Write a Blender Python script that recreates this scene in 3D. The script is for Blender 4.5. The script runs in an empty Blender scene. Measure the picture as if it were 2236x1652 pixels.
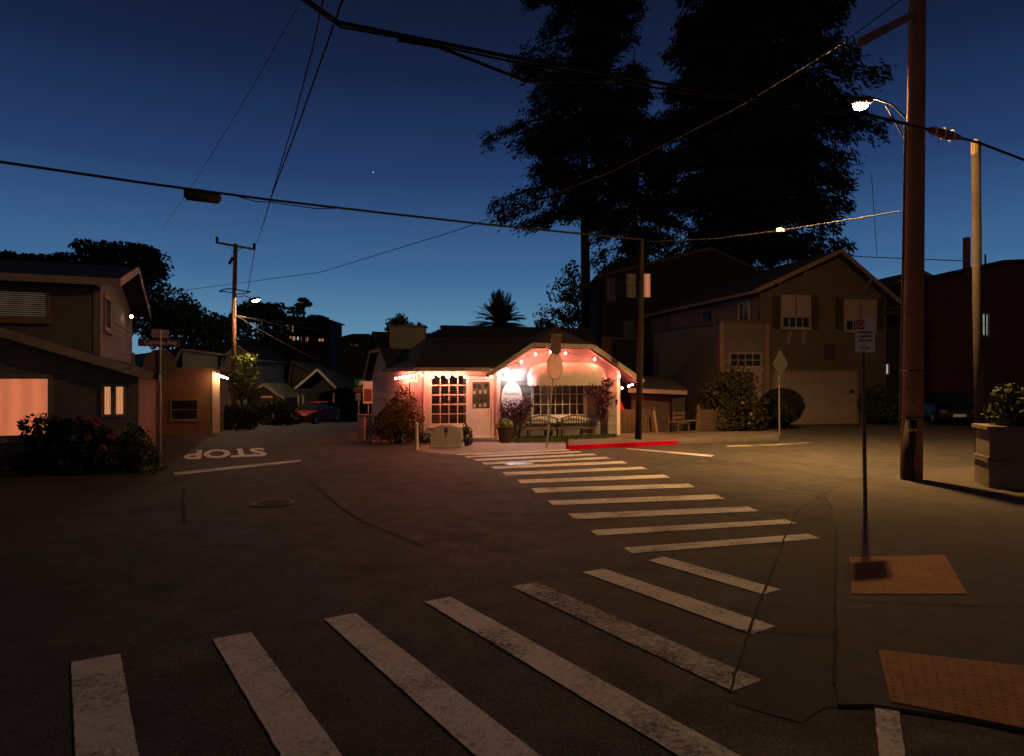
import bpy, bmesh, math, random
import numpy as np
from mathutils import Vector as V, Matrix

random.seed(7); RNG = np.random.default_rng(11)
sc = bpy.context.scene
R = math.radians

# ------------------------------------------------------------------ camera
F, CU, CV, EYE = 1480.0, 1118.0, 826.0, 2.1      # focal length / centre in photo units, eye height
cam = bpy.data.cameras.new('camera'); camo = bpy.data.objects.new('camera', cam)
sc.collection.objects.link(camo); sc.camera = camo
camo.location = (0, 0, EYE); camo.rotation_euler = (R(90), 0, 0)
cam.sensor_width = 36; cam.lens = 36 * F / 2236; cam.clip_end = 3000

# ------------------------------------------------------------------ sky (dusk)
SKY = 1.0
w = bpy.data.worlds.new('World'); sc.world = w; w.use_nodes = True
nt = w.node_tree; nd = nt.nodes; lk = nt.links
tc = nd.new('ShaderNodeTexCoord'); sx = nd.new('ShaderNodeSeparateXYZ'); lk.new(tc.outputs['Generated'], sx.inputs[0])
ramp = nd.new('ShaderNodeValToRGB'); lk.new(sx.outputs['Z'], ramp.inputs[0])
cols = [(0.0, (.14, .30, .43)), (.075, (.098, .235, .375)), (.15, (.047, .132, .285)), (.28, (.0175, .046, .142)),
        (.40, (.0082, .018, .058)), (.47, (.0060, .0115, .036)), (1.0, (.004, .007, .020))]
el = ramp.color_ramp.elements
while len(el) < len(cols): el.new(.5)
for e, (p, c) in zip(el, cols): e.position = p; e.color = (*c, 1)
az = nd.new('ShaderNodeMapRange'); az.interpolation_type = 'SMOOTHSTEP'      # twilight: the glow lies to one side only
az.inputs['From Min'].default_value = -.7; az.inputs['From Max'].default_value = .7
az.inputs['To Min'].default_value = .10; az.inputs['To Max'].default_value = 1
lk.new(sx.outputs['Y'], az.inputs['Value'])
mul = nd.new('ShaderNodeVectorMath'); mul.operation = 'SCALE'
lk.new(ramp.outputs[0], mul.inputs[0]); lk.new(az.outputs[0], mul.inputs['Scale'])
bg = nd['Background']; lk.new(mul.outputs[0], bg.inputs[0]); bg.inputs[1].default_value = SKY
fill_light = bpy.data.lights.new('fill_light', 'SUN'); fill_obj = bpy.data.objects.new('fill_light', fill_light); sc.collection.objects.link(fill_obj)   # weak warm fill from behind the camera, added to brighten surfaces facing it
fill_light.energy = .115; fill_light.angle = R(60); fill_light.color = (1, .56, .38); fill_obj.rotation_euler = (R(74), 0, R(-18)); fill_obj.location = (-10, -10, 20)
vs = sc.view_settings; vs.view_transform = 'Standard'; vs.look = 'None'; vs.exposure = 0; vs.gamma = 1
sc.cycles.use_denoising = True; sc.cycles.max_bounces = 6; sc.cycles.diffuse_bounces = 3

# lamp strengths (the lamps themselves are built further down)
STREET, STREET_AIM, STREET_FAR, BULB, FLOOD, WALLTUBE = 2950.0, 700.0, 1500.0, 880.0, 80.0, 130.0
C_STREET = (1.0, .55, .19); C_BULB = (1.0, .185, .12); C_FLOOD = (.80, .93, 1.0); C_WARM = (1, .30, .13)

# ------------------------------------------------------------------ helpers
def P(u, v, Y): return V(((u - CU) / F * Y, Y, EYE + (CV - v) / F * Y))
def G(u, v, z=0.0):
    Y = (EYE - z) * F / (v - CV); return V(((u - CU) / F * Y, Y, z))
def ray(u, v): return V(((u - CU) / F, 1.0, (CV - v) / F))
def hit(u, v, p0, n):
    o = V((0, 0, EYE)); d = ray(u, v); t = (V(p0) - o).dot(n) / d.dot(n); return o + d * t

def ground_z(x, y):
    m = max(0., min(1., (-3.5 - x) / 3.5)); m = m * m * (3 - 2 * m)
    t = y - 24.5
    d = 0 if t < 0 else (.045 * t * min(1, t / 6) if t < 40 else .045 * 40)
    return -d * m

MATS = {}
def mat(name, col, rough=.8, var=.25, scale=8, bump=0, bscale=None, spec=.3, metal=0, emit=None, es=0, alpha=None):
    if name in MATS: return MATS[name]
    m = bpy.data.materials.new(name); m.use_nodes = True; t = m.node_tree; b = t.nodes['Principled BSDF']
    b.inputs['Roughness'].default_value = rough; b.inputs['Metallic'].default_value = metal
    b.inputs['Specular IOR Level'].default_value = spec
    if emit:
        b.inputs['Emission Color'].default_value = (*emit, 1); b.inputs['Emission Strength'].default_value = es
    b.inputs['Base Color'].default_value = (*col, 1)
    if var:
        co = t.nodes.new('ShaderNodeTexCoord'); n1 = t.nodes.new('ShaderNodeTexNoise'); n2 = t.nodes.new('ShaderNodeTexNoise')
        n1.inputs['Scale'].default_value = scale; n1.inputs['Detail'].default_value = 5
        n2.inputs['Scale'].default_value = scale * .12; n2.inputs['Detail'].default_value = 3
        t.links.new(co.outputs['Object'], n1.inputs['Vector']); t.links.new(co.outputs['Object'], n2.inputs['Vector'])
        ad = t.nodes.new('ShaderNodeMath'); ad.operation = 'ADD'
        t.links.new(n1.outputs[0], ad.inputs[0]); t.links.new(n2.outputs[0], ad.inputs[1])
        mr = t.nodes.new('ShaderNodeMapRange'); mr.inputs['From Min'].default_value = .6; mr.inputs['From Max'].default_value = 1.4
        mr.inputs['To Min'].default_value = 1 - var; mr.inputs['To Max'].default_value = 1 + var
        t.links.new(ad.outputs[0], mr.inputs['Value'])
        vm = t.nodes.new('ShaderNodeVectorMath'); vm.operation = 'SCALE'; vm.inputs[0].default_value = col
        t.links.new(mr.outputs[0], vm.inputs['Scale']); t.links.new(vm.outputs[0], b.inputs['Base Color'])
        if bump:
            n3 = t.nodes.new('ShaderNodeTexNoise'); n3.inputs['Scale'].default_value = bscale or scale * 4; n3.inputs['Detail'].default_value = 4
            t.links.new(co.outputs['Object'], n3.inputs['Vector'])
            bp = t.nodes.new('ShaderNodeBump'); bp.inputs['Strength'].default_value = bump; bp.inputs['Distance'].default_value = .02
            t.links.new(n3.outputs[0], bp.inputs['Height']); t.links.new(bp.outputs[0], b.inputs['Normal'])
    MATS[name] = m; return m

def emat(name, col, s):
    if name in MATS: return MATS[name]
    m = bpy.data.materials.new(name); m.use_nodes = True; t = m.node_tree; t.nodes.clear()
    e = t.nodes.new('ShaderNodeEmission'); o = t.nodes.new('ShaderNodeOutputMaterial')
    e.inputs[0].default_value = (*col, 1); e.inputs[1].default_value = s; t.links.new(e.outputs[0], o.inputs[0])
    MATS[name] = m; return m

def curtain(name, col, s, scale=26, lo=.65):
    """a lit curtain / blind seen through a window: folds vary the light it passes"""
    if name in MATS: return MATS[name]
    m = emat(name, col, s); t = m.node_tree; e = [n for n in t.nodes if n.type == 'EMISSION'][0]
    co = t.nodes.new('ShaderNodeTexCoord'); wv = t.nodes.new('ShaderNodeTexWave'); wv.inputs['Scale'].default_value = scale * .1
    wv.inputs['Distortion'].default_value = 2.5; wv.inputs['Detail'].default_value = 2
    t.links.new(co.outputs['Object'], wv.inputs[0])
    mr = t.nodes.new('ShaderNodeMapRange'); mr.inputs['To Min'].default_value = s * lo; mr.inputs['To Max'].default_value = s * 1.15
    t.links.new(wv.outputs['Fac'], mr.inputs[0]); t.links.new(mr.outputs[0], e.inputs[1]); return m

XF = {}
def tag(o, label, cat, group=None):
    o['label'] = label; o['category'] = cat
    if group: o['group'] = group
    return o
def thing(name, label, cat, loc=(0, 0, 0), rotz=0, group=None):
    o = bpy.data.objects.new(name, None); sc.collection.objects.link(o); o.empty_display_size = .2
    o.location = loc; o.rotation_euler = (0, 0, rotz); tag(o, label, cat, group)
    XF[o] = Matrix.Translation(V(loc)) @ Matrix.Rotation(rotz, 4, 'Z'); return o
def link(name, me, m, parent=None, smooth=False):
    o = bpy.data.objects.new(name, me); sc.collection.objects.link(o)
    if m: me.materials.append(m)
    if smooth: me.shade_smooth()
    if parent: o.parent = parent; XF[o] = XF.get(parent, Matrix.Identity(4))
    return o
def local(parent, p): return XF[parent].inverted() @ V(p)

class MB:
    def __init__(s): s.v = []; s.f = []
    def add(s, vs, fs):
        n = len(s.v); s.v += [V(p) for p in vs]; s.f += [tuple(i + n for i in f) for f in fs]; return s
    def box(s, c, d, rz=0, rx=0, ry=0):
        c = V(c); M = Matrix.Rotation(rz, 3, 'Z') @ Matrix.Rotation(ry, 3, 'Y') @ Matrix.Rotation(rx, 3, 'X'); h = V(d) / 2
        vs = [c + M @ V((x * h.x, y * h.y, z * h.z)) for z in (-1, 1) for y in (-1, 1) for x in (-1, 1)]
        return s.add(vs, [(0, 2, 3, 1), (4, 5, 7, 6), (0, 1, 5, 4), (2, 6, 7, 3), (0, 4, 6, 2), (1, 3, 7, 5)])
    def bx(s, x0, x1, y0, y1, z0, z1): return s.box(((x0 + x1) / 2, (y0 + y1) / 2, (z0 + z1) / 2), (x1 - x0, y1 - y0, z1 - z0))
    def bar(s, a, b, w, h, up=(0, 0, 1)):
        a, b = V(a), V(b); d = (b - a).normalized(); x = d.cross(V(up))
        if x.length < 1e-4: x = V((1, 0, 0))
        x.normalize(); y = x.cross(d); x *= w / 2; y *= h / 2
        vs = [a - x - y, a + x - y, a + x + y, a - x + y, b - x - y, b + x - y, b + x + y, b - x + y]
        return s.add(vs, [(3, 2, 1, 0), (4, 5, 6, 7), (0, 1, 5, 4), (1, 2, 6, 5), (2, 3, 7, 6), (3, 0, 4, 7)])
    def tube(s, pts, rad, n=8, cap=True):
        pts = [V(p) for p in pts]; m = len(pts)
        if not hasattr(rad, '__len__'): rad = [rad] * m
        b = len(s.v); ref = None
        for i, p in enumerate(pts):
            d = (pts[min(i + 1, m - 1)] - pts[max(i - 1, 0)]).normalized()
            if ref is None: ref = d.cross(V((0, 0, 1)) if abs(d.z) < .9 else V((1, 0, 0))).normalized()
            x = (ref - d * ref.dot(d)).normalized(); y = d.cross(x); ref = x
            s.v += [p + (x * math.cos(t) + y * math.sin(t)) * rad[i] for t in [2 * math.pi * k / n for k in range(n)]]
        for i in range(m - 1):
            for k in range(n):
                q = b + i * n; s.f.append((q + k, q + (k + 1) % n, q + n + (k + 1) % n, q + n + k))
        if cap: s.f.append(tuple(b + k for k in reversed(range(n)))); s.f.append(tuple(b + (m - 1) * n + k for k in range(n)))
        return s
    def lathe(s, prof, c=(0, 0, 0), n=16, sq=None):
        b = len(s.v); c = V(c)
        for r, z in prof: s.v += [c + V((r * math.cos(2 * math.pi * k / n), r * math.sin(2 * math.pi * k / n), z)) for k in range(n)]
        for i in range(len(prof) - 1):
            for k in range(n): q = b + i * n; s.f.append((q + k, q + (k + 1) % n, q + n + (k + 1) % n, q + n + k))
        s.f.append(tuple(b + k for k in reversed(range(n)))); s.f.append(tuple(b + (len(prof) - 1) * n + k for k in range(n))); return s
    def ball(s, c, r, n=8, m=6):
        rr = r if hasattr(r, '__len__') else (r, r, r); c = V(c); b = len(s.v)
        for i in range(1, m):
            a = math.pi * i / m
            s.v += [c + V((rr[0] * math.sin(a) * math.cos(2 * math.pi * k / n), rr[1] * math.sin(a) * math.sin(2 * math.pi * k / n), -rr[2] * math.cos(a))) for k in range(n)]
        s.v += [c - V((0, 0, rr[2])), c + V((0, 0, rr[2]))]; lo = len(s.v) - 2; hi = lo + 1
        for i in range(m - 2):
            for k in range(n): q = b + i * n; s.f.append((q + k, q + (k + 1) % n, q + n + (k + 1) % n, q + n + k))
        for k in range(n):
            s.f.append((lo, b + (k + 1) % n, b + k)); q = b + (m - 2) * n; s.f.append((hi, q + k, q + (k + 1) % n))
        return s
    def slab(s, poly, off):
        """a flat polygon given a thickness by the offset vector"""
        poly = [V(p) for p in poly]; off = V(off); n = len(poly)
        return s.add(poly + [p + off for p in poly], [tuple(range(n)), tuple(reversed(range(n, 2 * n)))] + [(i, i + n, (i + 1) % n + n, (i + 1) % n) for i in range(n)])
    def build(s, name, m, parent=None, world=False, smooth=False):
        vs = s.v
        if world and parent: Mi = XF[parent].inverted(); vs = [Mi @ p for p in vs]
        me = bpy.data.meshes.new(name); me.from_pydata([tuple(p) for p in vs], [], s.f); 
        bm = bmesh.new(); bm.from_mesh(me); bmesh.ops.recalc_face_normals(bm, faces=bm.faces); bm.to_mesh(me); bm.free()
        return link(name, me, m, parent, smooth)

def struct(o): o['kind'] = 'structure'; return o

def quads_mesh(name, verts, m, parent=None, world=False):
    """(N,4,3) array of quads -> one mesh"""
    n = len(verts); vv = verts.reshape(-1, 3)
    if world and parent:
        Mi = np.array(XF[parent].inverted()); vv = vv @ Mi[:3, :3].T + Mi[:3, 3]
    me = bpy.data.meshes.new(name); me.vertices.add(4 * n); me.loops.add(4 * n); me.polygons.add(n)
    me.vertices.foreach_set('co', vv.astype(np.float32).ravel()); me.loops.foreach_set('vertex_index', np.arange(4 * n, dtype=np.int32))
    me.polygons.foreach_set('loop_start', np.arange(0, 4 * n, 4, dtype=np.int32)); me.polygons.foreach_set('loop_total', np.full(n, 4, np.int32))
    me.update(calc_edges=True); me.validate(); return link(name, me, m, parent)

def leaf_quads(cen, size, asp=.5, flat=0.0, jit=.35):
    """leaf-shaped rhombi at the given centres, random directions"""
    n = len(cen); d = RNG.normal(size=(n, 3)); d[:, 2] *= (1 - flat); d /= np.linalg.norm(d, axis=1, keepdims=True)
    e = RNG.normal(size=(n, 3)); e -= d * (e * d).sum(1, keepdims=True); e /= np.linalg.norm(e, axis=1, keepdims=True)
    L = size * (1 + jit * RNG.uniform(-1, 1, (n, 1))); d = d * L; e = e * L * asp
    return np.stack([cen - d, cen + e * .9 - d * .1, cen + d, cen - e * .9 + d * .1], axis=1)

def blob_points(n, c, r, shell=.45, lump=.0, seed=0):
    d = RNG.normal(size=(n, 3)); d /= np.linalg.norm(d, axis=1, keepdims=True)
    rad = RNG.uniform(shell ** 3, 1, n) ** (1 / 3)
    if lump:
        k = np.random.default_rng(seed).normal(size=(9, 3)); k /= np.linalg.norm(k, axis=1, keepdims=True)
        rad = rad * (1 - lump + lump * 1.6 * np.clip((d @ k.T).max(1), 0, 1) ** 3)
    return np.array(c) + d * rad[:, None] * np.array(r)

def text_obj(txt, size, m, parent, M, name='lettering', ext=.002, sxy=(1, 1), bold=0.0):
    cu = bpy.data.curves.new(name, 'FONT'); cu.body = txt; cu.size = size; cu.extrude = ext; cu.offset = bold; cu.align_x = 'CENTER'; cu.align_y = 'CENTER'
    cu.resolution_u = 3
    ob = bpy.data.objects.new(name, cu); me = bpy.data.meshes.new_from_object(ob); bpy.data.objects.remove(ob)
    me.transform(M @ Matrix.Diagonal((sxy[0], sxy[1], 1, 1))); return link(name, me, m, parent)
def frame_M(o, x, y):
    x = V(x).normalized(); y = V(y).normalized(); z = x.cross(y)
    return Matrix(((x.x, y.x, z.x, o[0]), (x.y, y.y, z.y, o[1]), (x.z, y.z, z.z, o[2]), (0, 0, 0, 1)))

# wall coordinates: s along the wall, z up, o outwards
class Wall:
    def __init__(s, o, ang): s.o = V((o[0], o[1], 0)); s.d = V((math.cos(ang), math.sin(ang), 0)); s.n = V((s.d.y, -s.d.x, 0)); s.a = ang
    def pt(s, a, z, o=0): return s.o + s.d * a + s.n * o + V((0, 0, z))
    def box(s, mb, s0, s1, z0, z1, o0, o1): mb.box(s.pt((s0 + s1) / 2, (z0 + z1) / 2, (o0 + o1) / 2), (s1 - s0, o1 - o0, z1 - z0), s.a); return mb
    def quadprism(s, mb, q, z0, z1, o0b, o1b, o0t, o1t):
        a, b, c, d = q
        vs = [s.pt(a, z0, o0b), s.pt(b, z0, o0b), s.pt(b, z0, o1b), s.pt(a, z0, o1b), s.pt(c, z1, o0t), s.pt(d, z1, o0t), s.pt(d, z1, o1t), s.pt(c, z1, o1t)]
        mb.add(vs, [(3, 2, 1, 0), (4, 5, 6, 7), (0, 1, 5, 4), (1, 2, 6, 5), (2, 3, 7, 6), (3, 0, 4, 7)]); return mb

def span(poly, z):
    xs = []
    for (a, za), (b, zb) in zip(poly, poly[1:] + poly[:1]):
        if (za - z) * (zb - z) <= 0 and za != zb: xs.append(a + (b - a) * (z - za) / (zb - za))
    return (min(xs), max(xs)) if len(xs) > 1 else None
def bands(poly, holes, step=None):
    z0, z1 = min(p[1] for p in poly), max(p[1] for p in poly)
    zs = {round(p[1], 4) for p in poly} | {round(z, 4) for h in holes for z in h[2:] if z0 < z < z1}
    if step:
        k = z0
        while k < z1: zs.add(round(k, 4)); k += step
    zs = sorted(zs); out = []
    for a, b in zip(zs, zs[1:]):
        if b - a < .004: continue
        lo, hi = span(poly, a + 1e-4), span(poly, b - 1e-4)
        if not lo or not hi: continue
        cuts = sorted([h for h in holes if h[2] < (a + b) / 2 < h[3]]); l, t = lo[0], hi[0]
        for h in cuts:
            if h[0] > max(l, t): out.append(((l, h[0], t, h[0]), a, b))
            l = max(l, h[1]); t = max(t, h[1])
        if lo[1] > l + .01: out.append(((l, lo[1], t, hi[1]), a, b))
    return out
def wall_mesh(W, poly, holes, m, parent, th=.14, name='wall'):
    mb = MB()
    for q, a, b in bands(poly, holes): W.quadprism(mb, q, a, b, -th, 0, -th, 0)
    return mb.build(name, m, parent)
def siding(W, poly, holes, m, parent, pitch=.14, name='siding_board'):
    z0 = min(p[1] for p in poly)
    for q, a, b in bands(poly, holes, pitch):
        f = ((a - z0) % pitch) / pitch; f2 = f + (b - a) / pitch
        t0, t1 = .026 - .018 * f, .026 - .018 * min(1, f2)
        mb = MB(); W.quadprism(mb, q, a, b - .001, .001, t0, .001, max(t1, .006)); mb.build(name, m, parent)

def window(W, parent, s0, s1, z0, z1, cols, rows, fm, pm, out=.0, fw=.07, mun=.025, sill=True, depth=.10, name='window', glow=None, glow_off=-.06):
    """frame with muntins, each pane its own sub-part; set into the wall"""
    mb = MB(); a = out
    W.box(mb, s0 - fw, s0, z0 - fw, z1 + fw, a - .04, a + .05); W.box(mb, s1, s1 + fw, z0 - fw, z1 + fw, a - .04, a + .05)
    W.box(mb, s0, s1, z1, z1 + fw, a - .04, a + .047); W.box(mb, s0, s1, z0 - fw, z0, a - .04, a + .047)
    f = mb.build(name, fm, parent); mb = MB()
    cw, rh = (s1 - s0) / cols, (z1 - z0) / rows
    for i in range(1, cols): W.box(mb, s0 + i * cw - mun / 2, s0 + i * cw + mun / 2, z0, z1, a - .02, a + .018)
    for j in range(1, rows): W.box(mb, s0, s1, z0 + j * rh - mun / 2, z0 + j * rh + mun / 2, a - .02, a + .014)
    if mb.v: mb.build('muntin_grid', fm, f)
    for i in range(cols):
        for j in range(rows):
            W.box(MB(), 0, 0, 0, 0, 0, 0)
            p = MB(); W.box(p, s0 + i * cw, s0 + (i + 1) * cw, z0 + j * rh, z0 + (j + 1) * rh, a - .010, a - .004); p.build('pane', pm, f)
    if glow:
        p = MB(); W.box(p, s0, s1, z0, z1, a + glow_off - .01, a + glow_off); p.build('curtain', glow, f)
    if sill:
        p = MB(); W.box(p, s0 - fw - .03, s1 + fw + .03, z0 - fw - .05, z0 - fw, a - .02, a + .11); p.build('sill', fm, f)
    return f

# ------------------------------------------------------------------ materials
def asphalt_mat():
    m = mat('asphalt', (.05, .046, .042), .88, 0); t = m.node_tree; b = t.nodes['Principled BSDF']
    co = t.nodes.new('ShaderNodeTexCoord')
    def noise(sc_, det=5):
        n = t.nodes.new('ShaderNodeTexNoise'); n.inputs['Scale'].default_value = sc_; n.inputs['Detail'].default_value = det
        t.links.new(co.outputs['Object'], n.inputs['Vector']); return n.outputs[0]
    def rng(x, a, b_, c, d):
        r = t.nodes.new('ShaderNodeMapRange'); t.links.new(x, r.inputs[0])
        for k, v_ in zip((1, 2, 3, 4), (a, b_, c, d)): r.inputs[k].default_value = v_
        return r.outputs[0]
    def mm(op, x, y):
        n = t.nodes.new('ShaderNodeMath'); n.operation = op; t.links.new(x, n.inputs[0]); t.links.new(y, n.inputs[1]); return n.outputs[0]
    big = rng(noise(.22, 4), .3, .7, .78, 1.22); mid = rng(noise(1.7, 6), .3, .7, .86, 1.14); fine = mm('MULTIPLY', rng(noise(55, 2), .3, .7, .30, 1.75), rng(noise(19, 3), .3, .7, .72, 1.30))
    stain = rng(noise(.75, 7), .52, .66, 1.0, .76)
    tot = mm('MULTIPLY', mm('MULTIPLY', mm('MULTIPLY', big, mid), fine), stain)
    vm = t.nodes.new('ShaderNodeVectorMath'); vm.operation = 'SCALE'; vm.inputs[0].default_value = (.058, .051, .043)
    t.links.new(tot, vm.inputs['Scale']); t.links.new(vm.outputs[0], b.inputs['Base Color'])
    t.links.new(rng(noise(3, 4), .3, .7, .72, .95), b.inputs['Roughness'])
    bp = t.nodes.new('ShaderNodeBump'); bp.inputs['Strength'].default_value = .5; bp.inputs['Distance'].default_value = .012
    t.links.new(noise(70, 3), bp.inputs['Height']); t.links.new(bp.outputs[0], b.inputs['Normal']); return m
def paint_mat(name, col, wear=.5, under=(.052, .046, .04)):
    m = mat(name, col, .7, 0); t = m.node_tree; b = t.nodes['Principled BSDF']; co = t.nodes.new('ShaderNodeTexCoord')
    n = t.nodes.new('ShaderNodeTexNoise'); n.inputs['Scale'].default_value = 24; n.inputs['Detail'].default_value = 8; n.inputs['Roughness'].default_value = .75
    n2 = t.nodes.new('ShaderNodeTexNoise'); n2.inputs['Scale'].default_value = 1.6; n2.inputs['Detail'].default_value = 4
    vo = t.nodes.new('ShaderNodeTexVoronoi'); vo.feature = 'DISTANCE_TO_EDGE'; vo.inputs['Scale'].default_value = 5
    dn = t.nodes.new('ShaderNodeTexNoise'); dn.inputs['Scale'].default_value = 4; dn.inputs['Detail'].default_value = 5
    va = t.nodes.new('ShaderNodeVectorMath'); va.operation = 'ADD'
    t.links.new(co.outputs['Object'], va.inputs[0]); t.links.new(co.outputs['Object'], dn.inputs[0]); t.links.new(dn.outputs['Color'], va.inputs[1]); t.links.new(va.outputs[0], vo.inputs['Vector'])
    for k in (n, n2): t.links.new(co.outputs['Object'], k.inputs['Vector'])
    a = t.nodes.new('ShaderNodeMath'); a.operation = 'MULTIPLY_ADD'; a.inputs[1].default_value = .8; t.links.new(n2.outputs[0], a.inputs[0]); t.links.new(n.outputs[0], a.inputs[2])
    mr = t.nodes.new('ShaderNodeMapRange'); mr.inputs[1].default_value = wear + .20; mr.inputs[2].default_value = wear + .47
    t.links.new(a.outputs[0], mr.inputs[0])
    cr = t.nodes.new('ShaderNodeMapRange'); cr.inputs[1].default_value = .006; cr.inputs[2].default_value = .03; cr.inputs[3].default_value = .45; t.links.new(vo.outputs['Distance'], cr.inputs[0])
    mu = t.nodes.new('ShaderNodeMath'); mu.operation = 'MULTIPLY'; t.links.new(mr.outputs[0], mu.inputs[0]); t.links.new(cr.outputs[0], mu.inputs[1])
    mx = t.nodes.new('ShaderNodeMix'); mx.data_type = 'RGBA'; mx.inputs[6].default_value = (*under, 1); mx.inputs[7].default_value = (*col, 1)
    t.links.new(mu.outputs[0], mx.inputs[0]); t.links.new(mx.outputs[2], b.inputs['Base Color']); return m

ASPH = asphalt_mat()
PAINT = paint_mat('road_paint', (.62, .58, .52), .44)
PAINT_OLD = paint_mat('road_paint_worn', (.5, .47, .42), .58)
CONC = mat('concrete', (.13, .115, .095), .9, .3, 5, .4, 60)
CONC_L = mat('concrete_light', (.42, .37, .33), .9, .22, 7, .4, 50)
DARKGAP = mat('joint_filler', (.022, .019, .016), .9, .2, 20)
TACT = mat('tactile_yellow', (.29, .105, .015), .75, .3, 9, .2)
REDCURB = mat('red_kerb_paint', (.42, .003, .02), .85, .35, 9, .3, spec=.05)
WOODP = mat('pole_wood', (.26, .115, .06), .9, .4, 12, .6, 40)
STEEL = mat('galvanised_steel', (.30, .29, .27), .5, .2, 10, metal=.6)
DARKM = mat('dark_metal', (.016, .015, .014), .75, .2, 10)
CABLE = mat('cable_black', (.014, .013, .013), .8, 0)
LEAF = mat('foliage_dark', (.022, .03, .014), .8, .5, 3)
NEEDLE = mat('redwood_needles', (.016, .02, .011), .85, .4, 2)
BARK = mat('bark', (.022, .015, .011), .95, .4, 6, .6, 20)
LEAF2 = mat('foliage_mid', (.06, .075, .022), .75, .5, 4)
LEAF3 = mat('foliage_autumn', (.16, .085, .02), .75, .5, 4)
LEAFP = mat('foliage_plum', (.12, .045, .075), .7, .5, 5)
LEAFY = mat('foliage_bright', (.22, .26, .05), .7, .4, 5)
GRASS = mat('grass_green', (.06, .075, .02), .85, .5, 6)
ROOFM = mat('roof_shingle', (.022, .017, .016), .9, .35, 9, .5, 30)
ROOFB = mat('roof_felt', (.02, .018, .017), .9, .3, 7, .4, 30)
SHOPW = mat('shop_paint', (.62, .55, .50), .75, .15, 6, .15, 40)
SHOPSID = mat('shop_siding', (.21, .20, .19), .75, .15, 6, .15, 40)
SHOPBLUE = mat('shop_siding_blue', (.33, .38, .44), .75, .15, 6, .15, 40)
TRIM = mat('white_trim', (.66, .62, .57), .65, .12, 6)
FASC = mat('fascia_paint', (.30, .24, .21), .8, .35, 7)
GLASS = mat('window_glass', (.012, .012, .014), .06, 0, spec=.5)
GREYW = mat('grey_siding', (.145, .12, .11), .85, .25, 6, .2, 30)
GREYTRIM = mat('grey_trim', (.22, .17, .14), .8, .2, 6)
BROWNW = mat('brown_stucco', (.22, .13, .085), .9, .2, 6, .3, 40)
REDW = mat('red_brown_wall', (.05, .017, .012), .9, .25, 5, .3, 30)
MAUVEW = mat('mauve_wall', (.12, .07, .075), .9, .2, 5, .2, 30)
TANW = mat('tan_wall', (.072, .055, .045), .9, .2, 5, .2, 30)
BLACKW = mat('black_shingle_wall', (.018, .014, .013), .9, .3, 6, .3)
GARAGE = mat('garage_paint', (.20, .15, .135), .8, .18, 6, .2, 30)
SHUT = mat('shutter_paint', (.03, .022, .02), .7, .2, 8)
FENCEW = mat('fence_wood', (.085, .055, .035), .9, .4, 8, .4, 30)
SIGNW = mat('sign_white', (.78, .74, .68), .5, .15, 8)
SIGNR = mat('sign_red', (.42, .025, .03), .5, .15, 8)
SIGNG = mat('sign_green', (.02, .24, .09), .5, .15, 8)
SIGNY = mat('sign_yellow', (.55, .36, .03), .5, .15, 8)
SIGNP = mat('sign_purple', (.14, .05, .09), .5, .15, 8)
SIGNB = mat('sign_back_metal', (.10, .088, .075), .55, .25, 10, metal=.3)
INK = mat('ink_dark', (.03, .025, .03), .7, 0)

# ------------------------------------------------------------------ ground and road
xs = np.concatenate([np.linspace(-400, -40, 14), np.linspace(-38, 40, 70), np.linspace(44, 400, 14)])
ys = np.concatenate([np.linspace(-60, 0, 8), np.linspace(1, 75, 75), np.linspace(80, 1500, 20)])
gv = [(float(x), float(y), ground_z(x, y)) for y in ys for x in xs]; nx = len(xs)
gf = [(j * nx + i, j * nx + i + 1, (j + 1) * nx + i + 1, (j + 1) * nx + i) for j in range(len(ys) - 1) for i in range(nx - 1)]
me = bpy.data.meshes.new('road'); me.from_pydata(gv, [], gf); me.shade_smooth(); road = struct(link('road', me, ASPH))
XF[road] = Matrix.Identity(4)

def ground_poly(name, pts, m, z=.009, parent=road, jag=0.0, th=0):
    """flat sheet on the road; edges subdivided and slightly ragged"""
    pts = [V((p[0], p[1], 0)) for p in pts]; out = []
    for a, b in zip(pts, pts[1:] + pts[:1]):
        n = max(1, int((b - a).length / .07)) if jag else 1
        for k in range(n):
            p = a.lerp(b, k / n)
            if jag: p = p + V((random.gauss(0, jag), random.gauss(0, jag), 0))
            out.append(p)
    mb = MB(); vs = [(p.x, p.y, ground_z(p.x, p.y) + z) for p in out]; n = len(vs)
    if th: mb.slab(vs, (0, 0, -th))
    else: mb.add(vs, [tuple(range(n))])
    o = mb.build(name, m, parent); 
    if not th and o.data.polygons[0].normal.z < 0: o.data.flip_normals()
    return o

def px2(x, y): return ((1700 + x / .968) / 1.8318, (1750 + y / .968) / 1.8318)
def px1(x, y): return ((90 + x / 1.2354) / 1.8318, (1750 + y / 1.2354) / 1.8318)
def ext(a, b, v):   # carry the line a-b on to image height v
    t = (v - a[1]) / (b[1] - a[1]); return (a[0] + (b[0] - a[0]) * t, v)
A = [((768, 430), (803, 452), (1533, 394), (1482, 376)), ((638, 362), (668, 383), (1440, 335), (1395, 320)), ((553, 298), (583, 320), (1292, 288), (1250, 270)),
     ((475, 247), (495, 265), (1160, 240), (1125, 223)), ((412, 199), (430, 217), (1046, 195), (1020, 181)), ((357, 166), (372, 180), (950, 158), (925, 146)),
     ((298, 137), (313, 149), (862, 124), (838, 115)), ((255, 115), (268, 124), (784, 102), (763, 93)), ((220, 99), (232, 107), (718, 84), (700, 77)),
     ((186, 86), (200, 93), (666, 70), (648, 64)), ((152, 75), (165, 80), (610, 59), (594, 55)), ((122, 66), (133, 70), (566, 51), (552, 48))]
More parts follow.
